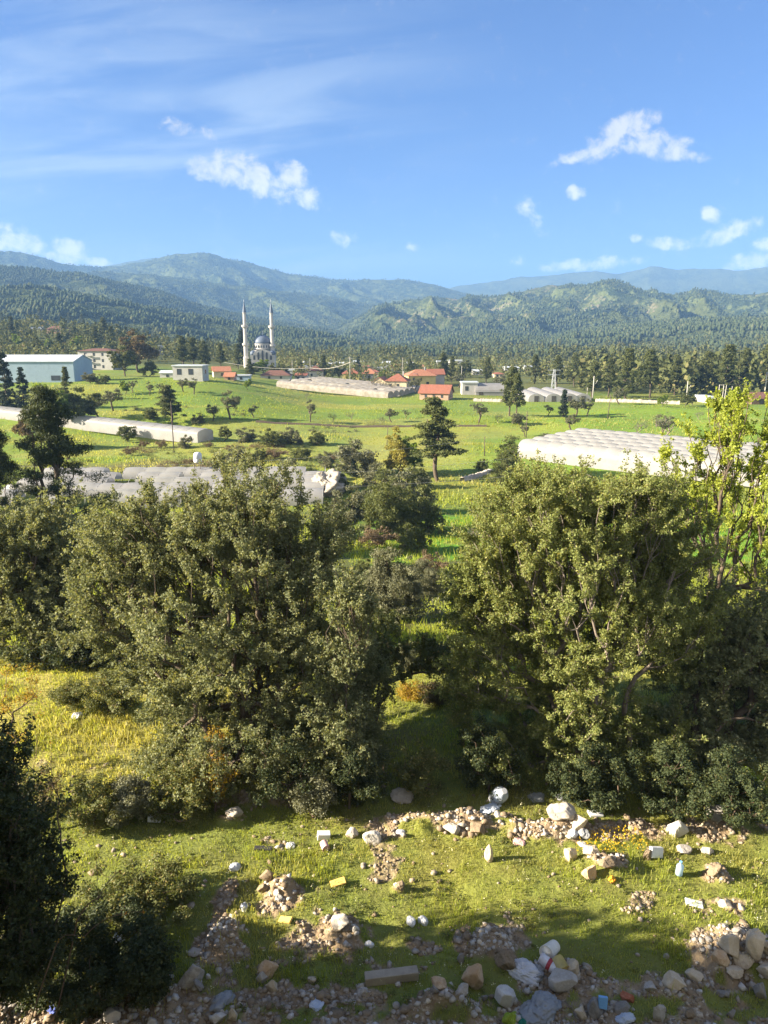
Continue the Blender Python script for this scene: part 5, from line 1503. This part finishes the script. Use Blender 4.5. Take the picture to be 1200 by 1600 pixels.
def ico(sub):
    t = (1 + 5 ** .5) / 2
    v = [(-1,t,0),(1,t,0),(-1,-t,0),(1,-t,0),(0,-1,t),(0,1,t),(0,-1,-t),(0,1,-t),(t,0,-1),(t,0,1),(-t,0,-1),(-t,0,1)]
    f = [(0,11,5),(0,5,1),(0,1,7),(0,7,10),(0,10,11),(1,5,9),(5,11,4),(11,10,2),(10,7,6),(7,1,8),(3,9,4),(3,4,2),(3,2,6),(3,6,8),(3,8,9),(4,9,5),(2,4,11),(6,2,10),(8,6,7),(9,8,1)]
    v = [np.array(p) / math.sqrt(1 + t * t) for p in v]
    for _ in range(sub):
        c = {}; nf = []
        def mid(a, b):
            k = (min(a, b), max(a, b))
            if k not in c:
                p = v[a] + v[b]; v.append(p / np.linalg.norm(p)); c[k] = len(v) - 1
            return c[k]
        for (a, b, d) in f:
            x, y, z = mid(a, b), mid(b, d), mid(d, a)
            nf += [(a, x, z), (b, y, x), (d, z, y), (x, y, z)]
        f = nf
    return np.array(v), np.array(f)
ICO = {s: ico(s) for s in (0, 1, 4)}
def rock_shape(seed, facets=9, rough=.10):
    """a stone: a sphere cut by random planes, its edges worn, its faces pitted"""
    rg = np.random.default_rng(seed)
    v, f = ICO[4]; v = v.copy()
    N_ = unit(rg.normal(size=(facets, 3))); D = .42 + .42 * rg.random(facets)
    r = np.ones(len(v)) * 1.0
    for nn, dd in zip(N_, D):
        c = v @ nn
        r = np.minimum(r, np.where(c > .05, dd / np.maximum(c, .05), 9))
    n_ = fbm(v[:, 0] * 1.7 + v[:, 2] * 1.1 + 7, v[:, 1] * 1.7 - v[:, 2] * .9 + 7, 5, seed) - .5
    n2 = fbm(v[:, 0] * 7 + v[:, 2] * 5 + 7, v[:, 1] * 7 - v[:, 2] * 4 + 7, 4, seed + 3, True) - .5
    r = r * (1 + rough * 1.8 * n_ + rough * .7 * n2)
    v = v * r[:, None]
    return v - (v.max(0) + v.min(0)) / 2, f
def rock(label, px, pyb, wpx, hpx, mat='r_pale', seed=None, kd=.8, rot=None, tilt=0.0, facets=12, rough=.17, sink=.2, name='rock', cat='rock', point=0.0, group=None):
    seed = seed or int(px * 13 + pyb)
    v, f = rock_shape(seed, facets, rough)
    b, t = place(px, pyb)
    e = v.max(0) - v.min(0); w = .78 * wpx * t / FPX
    # what the picture shows of its height also holds some of its depth
    hz = max(hpx * t / FPX * 1.05 - .32 * w * kd * .5, w * .22)
    v = v / e * np.array([w * 1.05, w * kd, hz * 1.1])
    if point:
        zz = (v[:, 2] / v[:, 2].max()).clip(-1, 1)
        k = 1 - point * np.clip((zz + 1) / 2, 0, 1); v[:, 0] *= k; v[:, 1] *= k
    if tilt:
        c, s = math.cos(tilt), math.sin(tilt); x = v[:, 0] * c - v[:, 2] * s; z = v[:, 0] * s + v[:, 2] * c; v[:, 0] = x; v[:, 2] = z
    v[:, 2] -= v[:, 2].min() + sink * hz
    o = mesh_np(name, v, tris=f, mat=M[mat], smooth=False)
    o.location = [float(b[0]), float(b[1] + w * kd * .4), Hf(b[0], b[1] + w * kd * .3)]
    o.rotation_euler = (0, 0, rot if rot is not None else (random.Random(seed).random() - .5) * .6)
    tag(o, label, cat, group)
    return o
ROCKS = [
 ('pointed cream stone standing upright at the shade line', 764,1349,24,34,'r_cream',dict(point=.55,kd=.9)),
 ('white angular boulder before the black-green shrub', 1063,1313,48,34,'r_white',dict(point=.35)),
 ('large pale boulder on top of the rubble ridge', 880,1288,58,30,'r_pale',{}),
 ('light rock below the large pale boulder with bags leaning on it', 907,1304,30,26,'r_cream',{}),
 ('round white stone at the end of the dark oak shade', 581,1322,36,22,'r_white',{}),
 ('smaller whitish stone beside the round white stone at the shade edge', 549,1311,26,18,'r_pale',{}),
 ('square orange-brown stone in front of the crumbling soil heap', 921,1377,30,26,'r_ochre',{}),
 ('pinkish block in the rubble just left of the orange-brown stone heap', 893,1347,24,26,'r_cream',{}),
 ('brown lump beside the white paper carton', 1013,1345,18,20,'r_clod',{}),
 ('flat pale rock in the shade left of the thistle-topped rock', 1073,1336,30,14,'r_pale',{}),
 ('rock with a dry twig growing on top, near the dark shrubs', 1107,1337,26,16,'r_pale',{}),
 ('grey rock at the foot of the dark shrub under the shaded oak', 1127,1290,44,28,'r_grey',{}),
 ('clod of earth alone in the middle of the grass', 624,1394,20,15,'r_clod',dict(rough=.25)),
 ('big rough stone on the small heap in the path', 532,1462,38,30,'r_pale',{}),
 ('small pale stone right of the big rough stone on the path', 556,1458,14,14,'r_white',{}),
 ('grey stone block half sunk in the path', 481,1483,16,13,'r_grey',{}),
 ('brownish lump topping the soil heap by the white pebbles', 416,1378,28,24,'r_clod',dict(rough=.22)),
 ('dark hollow-looking clod left of the two white pebbles', 410,1399,24,18,'r_clod',dict(rough=.22)),
 ('upper one of two white pebbles on the soil heap', 432,1402,12,12,'r_white',{}),
 ('lower one of two white pebbles on the soil heap', 435,1411,16,13,'r_white',{}),
 ('long grey boulder lying at the edge of the dark thicket', 296,1544,56,38,'r_pale',dict(kd=.55,tilt=.32,rot=.25)),
 ('flat pale slab above the long grey boulder', 302,1496,30,12,'r_pale',{}),
 ('brown-edged angular stone behind the blue-grey stone', 417,1530,36,32,'r_ochre',dict(tilt=-.5)),
 ('smooth blue-grey stone between two brown stones', 408,1538,22,24,'r_pale',dict(rough=.04)),
 ('pinkish cube-like stone in front of the blue-grey stone', 424,1553,26,24,'r_cream',{}),
 ('flat buff stone lying in the grass below the path', 487,1537,20,10,'r_cream',{}),
 ('upright buff stone at the lower picture edge beside long grey cobbles', 363,1600,18,26,'r_cream',{}),
 ('smooth grey-white cobble left of the upright buff stone', 342,1602,28,18,'r_white',dict(rough=.03)),
 ('round white cobble above the smooth grey-white one', 347,1588,11,9,'r_white',dict(rough=.03)),
 ('tiny round white cobble in the shade near the upright buff stone', 311,1592,8,9,'r_white',dict(rough=.03)),
 ('tall orange rock leaning on the earth, cracked along its face', 742,1552,50,46,'r_ochre',dict(tilt=-.55,point=.3)),
 ('grey rock tucked under the tall orange rock', 722,1558,28,20,'r_pale',{}),
 ('heart-shaped pale boulder below the tall orange rock', 790,1576,40,36,'r_white',dict(rough=.07)),
 ('small grey cobble between the orange rock and the heart-shaped boulder', 757,1566,13,12,'r_grey',{}),
 ('small brown cobble touching the heart-shaped boulder', 768,1562,12,9,'r_clod',{}),
 ('broad pale boulder in front of the yellow tins', 882,1557,56,30,'r_pale',dict(rough=.07)),
 ('tan rock standing behind the open yellow tins', 893,1527,36,36,'r_cream',{}),
 ('small squarish white stone right of the tan rock', 903,1533,12,14,'r_white',{}),
 ('brown crumbling earth block in front of the soil mound', 790,1520,40,34,'r_clod',dict(rough=.25)),
 ('grey upright stone leaning by the soil mound', 720,1507,14,20,'r_grey',{}),
 ('cream rock at the picture bottom, right of the big grey bag', 908,1597,24,24,'r_cream',{}),
 ('grey block at the bottom edge with a blue carton on it', 932,1592,34,38,'r_grey',{}),
 ('dark grey angular stone right of the blue carton', 974,1588,30,26,'r_grey',{}),
 ('rust-red brick fragment behind the dark grey angular stone', 982,1568,28,18,'r_red',{}),
 ('tall buff-grey stone at the lower edge, centre of the rubble', 1031,1598,28,34,'r_pale',{}),
 ('rounded tan boulder in the sunlit gravel', 1056,1549,44,28,'r_cream',dict(rough=.14)),
 ('pale lump in the sunlit gravel behind the rounded tan boulder', 1089,1535,34,18,'r_cream',{}),
 ('white pebble in the gravel below the sunlit boulders', 1093,1554,12,8,'r_white',dict(rough=.03)),
 ('broken whitish rock at the edge of gravel and grass', 1017,1552,24,16,'r_pale',{}),
 ('dull mauve stone in the shaded gravel near the frame edge', 1133,1562,24,16,'r_grey',{}),
 ('leftmost of the three big golden boulders at the frame edge', 1142,1502,46,38,'r_cream',dict(point=.25)),
 ('middle one of the three big golden boulders, rust stain on its side', 1180,1506,46,52,'r_cream',dict(point=.15,seed=77)),
 ('golden boulder cut by the frame edge', 1212,1512,40,40,'r_cream',{}),
 ('low golden slab in front of the big golden boulders', 1168,1518,44,18,'r_cream',{}),
 ('cream slab at the frame edge below the low golden slab', 1205,1532,44,26,'r_cream',{}),
 ('small pale rock above the three big golden boulders', 1153,1462,18,14,'r_pale',{}),
 ('reddish angular stone left of the big golden boulders', 1128,1509,34,24,'r_ochre',{}),
 ('flat cream stone in sunlit gravel under the reddish angular stone', 1152,1533,36,14,'r_cream',{}),
 ('blue-shadowed grey rock at the frame edge in the gravel', 1190,1562,28,32,'r_grey',{}),
 ('greenish pebble at the lower right corner of the gravel', 1144,1593,18,16,'r_grey',{}),
 ('brown cobble between the tall buff-grey stone and the greenish pebble', 1080,1592,20,16,'r_clod',{}),
 ('crumbly pinkish rock on the grass by the sunlit boulders', 1139,1424,30,18,'r_cream',dict(rough=.2)),
 ('clod heap beside the plastic bottle', 1118,1376,26,24,'r_clod',dict(rough=.25)),
 ('brown clod heap crowning the rubble beyond the orange-brown stone', 950,1366,36,22,'r_clod',dict(rough=.25)),
 ('pale pink clod behind the brown clod heap', 925,1338,34,20,'r_cream',dict(rough=.25)),
 ('rough grey lump in the rubble ridge under the oak', 706,1308,34,18,'r_pale',dict(rough=.22)),
 ('rough dark lump in the rubble ridge, right of the grey one', 747,1308,30,20,'r_clod',dict(rough=.22)),
 ('whitish rough rock at the shaded head of the rubble ridge', 628,1256,46,20,'r_pale',dict(rough=.22)),
 ('pale rock in the rubble ridge below the blue-white jug', 780,1277,24,10,'r_white',{}),
 ('pale rock beside the dark base of the broad oak', 364,1282,36,16,'r_pale',dict(rough=.2)),
 ('rounded pale stone at the lower corner in deep shade', 172,1600,34,22,'r_white',dict(rough=.05)),
 ('grey-white stone in deep shade under the thicket', 130,1580,22,20,'r_white',{}),
 ('whitish stone in deep shade, upper one of a pair', 171,1571,18,14,'r_white',{}),
 ('whitish stone in deep shade, lower corner beside a tuft', 236,1602,18,11,'r_white',{}),
 ('tiny pale stone at the foot of the long grey boulder', 325,1530,10,8,'r_white',{}),
 ('dark wedge stone just below the long grey boulder', 310,1550,20,20,'r_grey',{}),
 ('white stone by the frame bottom, in the grass below the beam', 563,1548,14,12,'r_pale',{}),
 ('grey stone on the big shaded soil mound', 681,1556,14,14,'r_grey',{}),
 ('pink-grey slab lying on the crest of the big shaded mound', 686,1548,34,14,'r_ochre',{}),
]
for (lb, px, pyb, w, h, mt_, kw) in ROCKS:
    rock(lb, px, pyb, w, h, mt_, **kw)

# pebbles, clods and rubble: nobody could count them
def pebbles(name, count, smin, smax, mat, seed, region, power=2.2):
    rg = np.random.default_rng(seed)
    y = 8.5 + 8 * rg.random(count * 6); x = (rg.random(count * 6) * 2 - 1) * (y * .55 + 2.2)
    so = soil(x, y)
    k = rg.random(len(x)) < np.maximum(so * region(x, y), .012); x, y = x[k][:count], y[k][:count]
    v0, f0 = ICO[0]; n = len(x)
    s = smin + (smax - smin) * rg.random(n) ** power
    d = np.stack([s * (.7 + .6 * rg.random(n)), s * (.7 + .6 * rg.random(n)), s * (.45 + .5 * rg.random(n))], 1)
    V_ = v0[None] * d[:, None] * (1 + (rg.random((n, len(v0), 1)) - .5) * .75)
    an = rg.random(n) * 6.283; c, s_ = np.cos(an)[:, None], np.sin(an)[:, None]
    X = V_[:, :, 0] * c - V_[:, :, 1] * s_; Y = V_[:, :, 0] * s_ + V_[:, :, 1] * c
    V_ = np.stack([X + x[:, None], Y + y[:, None], V_[:, :, 2] + (H(x, y) + s * .2)[:, None]], 2)
    F = (f0[None] + (np.arange(n) * len(v0))[:, None, None]).reshape(-1, 3)
    tag(mesh_np(name, V_.reshape(-1, 3), tris=F, mat=M[mat]), kind='stuff')
al = lambda x, y: .35 + .65 * ss(fbm(x * 1.7, y * 1.7, 3, 321), .42, .6)
pebbles('rubble', 8000, .006, .04, 'r_clod', 11, al)
pebbles('rubble', 8500, .007, .06, 'r_pale', 12, al, 3.2)
pebbles('rubble', 1100, .008, .07, 'r_white', 13, al, 3.6)
pebbles('rubble', 1100, .010, .06, 'r_cream', 14, lambda x, y: al(x, y) * (.3 + .7 * ss(x, 0, 3)), 3)
pebbles('rubble', 500, .03, .09, 'r_clod', 15, al, 2)

# ------------------------------------------------------------------ litter
M['bag_white'] = surf('white_bag', (.72,.73,.76), (.60,.62,.67), 5, .45, .4, .02, .4, transl=.25)
M['bag_blue'] = surf('blue_white_bag', (.50,.60,.76), (.70,.73,.78), 4, .45, .4, .02, .4, (.22,.34,.62), .25)
M['bag_grey'] = surf('grey_sheet', (.34,.35,.36), (.24,.25,.26), 5, .5, .5, .02, .4, (.22,.24,.26), .15)
M['card_yellow'] = surf('yellow_card', (.66,.46,.13), (.58,.40,.12), 6, .8, .2, .01)
M['wood'] = M['wood']
M['timber'] = surf('timber', (.36,.31,.24), (.27,.23,.18), 5, .9, .5, .02)
M['tin_out'] = surf('tin_label', (.66,.66,.68), (.45,.45,.47), 8, .35, .2, .01, .5, (.55,.10,.12))
M['tin_in'] = surf('tin_yellow', (.46,.36,.11), (.36,.28,.09), 8, .4, .1, .01, .5)
M['tub'] = surf('white_tub', (.74,.73,.68), (.66,.64,.58), 6, .5, .1, .01)
M['carton'] = surf('pale_carton', (.70,.72,.74), (.60,.62,.65), 6, .7, .2, .01)
M['carton_blue'] = surf('blue_carton', (.16,.36,.66), (.20,.42,.72), 6, .6, .1, .01)
M['black'] = surf('black_cloth', (.03,.03,.035), (.05,.05,.055), 6, .8, .4, .02)
M['blue_cloth'] = surf('blue_cloth', (.07,.10,.36), (.10,.14,.42), 6, .8, .4, .02)
M['bottle'] = surf('bottle_plastic', (.42,.56,.70), (.52,.64,.74), 6, .2, .1, .01, .6, transl=.5)
M['red'] = surf('red_label', (.42,.06,.07), None, 5, .5, 0)
M['pinkcup'] = surf('pink_card', (.66,.42,.42), None, 6, .6, .1, .01)
M['greenbag'] = surf('green_bag', (.30,.46,.05), (.48,.52,.06), 5, .4, .4, .02, transl=.4)
M['orange'] = surf('orange_plastic', (.80,.38,.03), None, 5, .5, .1, .01)
M['greencloth'] = surf('dark_green_bag', (.02,.20,.13), None, 5, .4, .4, .02)
def litter(label, px, pyb, wpx, hpx, mat, seed, cat='bag', name='plastic_bag', fold=.5, kd=.75):
    b, t = place(px, pyb); w = wpx * t / FPX; h = hpx * t / FPX
    hz = max(h - .3 * w * kd, .3 * w) * .42
    return crumple(name, label, cat, (b[0], b[1] + w * kd * .4, Hf(b[0], b[1] + w * .3) - .01), w * .5, w * .5 * kd, hz, mat, seed, 46, fold)
for i, (lb, px, py, w, h, mt_, cat, nm) in enumerate([
 ('first of two crumpled white paper balls on the grass, nearer the path', 643,1446,17,18,'bag_white','paper ball','paper_ball'),
 ('second of two crumpled white paper balls on the grass, nearer the soil mound', 662,1446,17,18,'bag_white','paper ball','paper_ball'),
 ('white crumpled bag on bare soil at the upper grass', 365,1360,17,14,'bag_white','bag','plastic_bag'),
 ('small torn white bag beside the path', 380,1422,16,12,'bag_white','bag','plastic_bag'),
 ('small white crumpled tissue in the bright upper grass', 453,1325,16,9,'bag_white','tissue','tissue'),
 ('blue-white bag lying below the jug on the rubble ridge', 769,1270,30,15,'bag_blue','bag','plastic_bag'),
 ('white bag hanging between the shrubs behind the rubble ridge', 882,1252,26,14,'bag_white','bag','plastic_bag'),
 ('white knotted bag, left one of two under the large pale boulder', 896,1312,18,15,'bag_white','bag','plastic_bag'),
 ('greyish bag, right one of two under the large pale boulder', 911,1310,20,16,'bag_grey','bag','plastic_bag'),
 ('scrap of white plastic under the pair of bags', 911,1323,12,9,'bag_white','scrap','plastic_scrap'),
 ('grey-white crumpled sheet beside the yellow tins', 817,1536,44,34,'bag_white','sheet','plastic_sheet'),
 ('grey tangled sheet spread between the white sheet and the tins', 838,1537,34,24,'bag_grey','sheet','plastic_sheet'),
 ('big grey crumpled sack at the bottom edge of the picture', 850,1598,66,44,'bag_grey','sack','sack'),
 ('blue-white bag at the bottom edge, below the dark grey stone', 979,1602,28,20,'bag_blue','bag','plastic_bag'),
 ('small blue-white bag in the path grass below the stones', 494,1575,26,14,'bag_blue','bag','plastic_bag'),
 ('grey-blue bag in the stones below the long boulder', 345,1574,32,22,'bag_grey','bag','plastic_bag'),
 ('white bag caught in the dark thicket', 190,1467,28,14,'bag_blue','bag','plastic_bag'),
 ('white bags lying on the far side of the yellow meadow', 117,1122,18,12,'bag_white','bag','plastic_bag'),
 ('blue bag in the shade beyond the yellow meadow', 197,1080,14,14,'bag_blue','bag','plastic_bag'),
 ('white torn foil in the grass near the soil heap by the path', 577,1480,12,10,'bag_white','foil','foil'),
 ('dark blue rag among the shaded stones', 82,1582,24,18,'blue_cloth','rag','rag'),
 ('small pale bag at the foot of the dark thicket', 160,1558,12,14,'bag_white','bag','plastic_bag'),
 ('black rag caught on the low bare branch', 216,1434,14,16,'black','rag','rag'),
 ('yellow-green crumpled bag at the bottom edge beside the sack', 798,1603,22,24,'greenbag','bag','plastic_bag'),
 ('dark green bag scrap next to the yellow-green bag', 817,1604,18,16,'greencloth','bag','plastic_bag'),
 ('reddish plastic scrap in the shaded rubble ridge', 812,1319,18,9,'pinkcup','scrap','plastic_scrap'),
 ('white scrap in the shaded grass beside the rubble ridge', 626,1303,12,8,'bag_white','scrap','plastic_scrap'),
 ('grey bag lying flat under the golden oak', 840,1252,26,9,'bag_grey','bag','plastic_bag'),
 ('small orange plastic scrap by the orange-brown stone', 957,1380,10,13,'orange','scrap','plastic_scrap')]):
    litter(lb, px, py, w, h, mt_, 100 + i, cat, nm, .6 if cat != 'paper ball' else .35)
def box_thing(name, label, cat, px, pyb, wpx, hpx, dep, mat, rz=0.0, tilt=(0, 0), lift=0.0, bevel=.01):
    b, t = place(px, pyb); w = wpx * t / FPX; h = hpx * t / FPX
    root = MB().box(-w/2, w/2, -dep/2, dep/2, 0, h).build(name, M[mat])
    bv = root.modifiers.new('bevel', 'BEVEL'); bv.width = bevel; bv.segments = 2
    root.location = [float(b[0]), float(b[1] + dep / 2), float(Hf(b[0], b[1]) + lift - .01)]
    root.rotation_euler = (tilt[0], tilt[1], rz)
    tag(root, label, cat); return root
box_thing('timber_beam', 'squared weathered timber beam lying in the grass', 'beam', 612, 1537, 84, 15, .16, 'timber', .12, (0, -.03))
box_thing('carton', 'white paper carton leaning on a brown lump', 'carton', 1026, 1344, 22, 16, .10, 'carton', .3, (-.35, .25), .03)
box_thing('box', 'pale polystyrene box in the bright upper grass', 'box', 505, 1314, 20, 11, .14, 'carton', .15, (.1, .1), .02)
box_thing('carton', 'white carton with green edge under the yellowing shrub', 'carton', 240, 1286, 20, 9, .12, 'carton', .1, (0, .1), .02)
box_thing('carton', 'small blue carton resting on the grey block', 'carton', 941, 1589, 14, 18, .06, 'carton_blue', -.1, (-.3, .08), .14)
box_thing('card_sheet', 'torn yellow card lying flat in the grass', 'card', 528, 1386, 24, 3, .16, 'card_yellow', .3, (.10, -.12), .03)
box_thing('card_sheet', 'crumpled yellow card on the bare path', 'card', 446, 1444, 22, 4, .12, 'card_yellow', -.4, (.2, -.25), .03)
box_thing('plank', 'short black plank in the bright upper grass', 'plank', 411, 1331, 28, 4, .10, 'black', -.05, (0, 0), .03)
box_thing('board', 'white flat board lying in the grass before the boulders', 'board', 1087, 1419, 26, 3, .16, 'carton', -.25, (.05, .08), .03)
box_thing('board', 'pale flat board in the shade behind the white bags', 'board', 932, 1278, 22, 4, .2, 'carton', .1, (0, .05), .02)
def can(name, label, cat, px, pyb, dpx, lpx, mo, mi, rz, pitch=0.0, band=None, lift=0.0, taper=1.0, closed=False):
    b, t = place(px, pyb); r = dpx * t / FPX / 2; L = lpx * t / FPX
    root = thing(name, label, cat, (b[0], b[1] + r, Hf(b[0], b[1] + r) + r * .85 + lift))
    root.rotation_euler = (math.pi / 2 + pitch, 0, rz)
    m = MB(); n = 20
    m.lathe([(r * taper, -L/2), (r * taper, -L/2 + .01), (r, L/2 - .01), (r * 1.03, L/2), (r * .93, L/2), (r * .91, L/2 - .015)] if not closed else [(r*.9, -L/2), (r, -L/2 + .01), (r, L*.2), (r*.35, L*.42), (r*.33, L/2)], n)
    m.f.pop()
    m.build('shell', M[mo], root, True)
    if not closed: MB().lathe([(r * .90, L/2 - .012), (r * .88 * taper, -L/2 + .02)], n).build('inside', M[mi], root, True)
    else: MB().lathe([(r * .40, L/2 - .005), (r * .40, L/2 + .02)], 12).build('cap', M[mi], root)
    if band: MB().lathe([(r * 1.015, -L * .02), (r * 1.015, L * .2)], n).build('label', M[band], root, True)
    return root
can('tin_can', 'open tin with a red and white label, lying among the grey sheets', 'tin', 858, 1520, 18, 28, 'tin_out', 'tin_in', .9, .2, 'red')
can('tin_can', 'open yellow-lined tin facing out in front of the tan rock', 'tin', 878, 1526, 22, 22, 'tin_in', 'tin_in', .35, .1)
can('tub', 'white plastic tub lying on its side above the tins', 'tub', 862, 1500, 23, 30, 'tub', 'tub', -.7, -.25, None, 0, .85, False)
can('cup', 'pink cup lying in the grass beside the polystyrene box', 'cup', 507, 1330, 12, 14, 'pinkcup', 'pinkcup', .4, .1)
can('bottle', 'clear blue plastic bottle standing in the grass', 'bottle', 1063, 1373, 11, 24, 'bottle', 'carton_blue', .1, -1.45, None, .12, 1, True)
can('jug', 'blue and white plastic jug on the rubble ridge', 'jug', 782, 1262, 24, 34, 'bag_blue', 'bag_white', .5, -.9, None, .05, 1, True)
# a thin blue wire loop among the shaded stones
b, t = place(110, 1588)
wi = MB(); prev = None
for i in range(15):
    a = math.pi * i / 14
    c = np.array([b[0] - .16 * math.cos(a), b[1] + .05 * math.sin(a * 2), Hf(b[0], b[1]) + .01 + .16 * math.sin(a)])
    if prev is not None: wi.tube(prev, c, .007, .007, 5)
    prev = c
tag(wi.build('wire', M['carton_blue']), 'thin blue wire bent in an arc over the shaded stones', 'wire')
# tall grass tuft
b, t = place(986, 1340)
rg = np.random.default_rng(5); vs, fs = [], []
for i in range(26):
    a = rg.random() * 6.28; h = .2 + .22 * rg.random(); l = .08 + .12 * rg.random(); w = .007
    p = np.array([math.cos(a) * .03, math.sin(a) * .03, 0]); s = np.array([-math.sin(a), math.cos(a), 0]) * w
    q = p + np.array([math.cos(a) * l * .4, math.sin(a) * l * .4, h * .7]); e = p + np.array([math.cos(a) * l, math.sin(a) * l, h])
    k = len(vs); vs += [p - s, p + s, q + s * .7, q - s * .7, e]; fs.append((k, k+1, k+2, k+3)); fs.append((k+3, k+2, k+4))
me = bpy.data.meshes.new('grass_tuft'); me.from_pydata([tuple(v) for v in vs], [], fs); me.materials.append(M['grass'])
o = bpy.data.objects.new('grass_tuft', me); COL.objects.link(o); o.location = [float(v) for v in b]
tag(o, 'tall pale grass tuft beside the yellow flowers and rubble', 'grass tuft', None, 'thing')

# ------------------------------------------------------------------ haze of the valley air
hm_, n, out = mat_new('haze')
pv = n.new('ShaderNodeVolumePrincipled')
pv.inputs['Color'].default_value = (.26, .50, .92, 1)
pv.inputs['Density'].default_value = 0.00017
pv.inputs['Anisotropy'].default_value = 0.0
n.l.new(pv.outputs[0], out.inputs['Volume'])
hz_ = MB().box(-7500, 7500, -30, 8400, -60, 800).build('haze', hm_)
tag(hz_, kind='stuff')
for o in bpy.data.objects:
    if o.name.startswith(('stone_wall', 'earth_bank')): o['kind'] = 'thing'
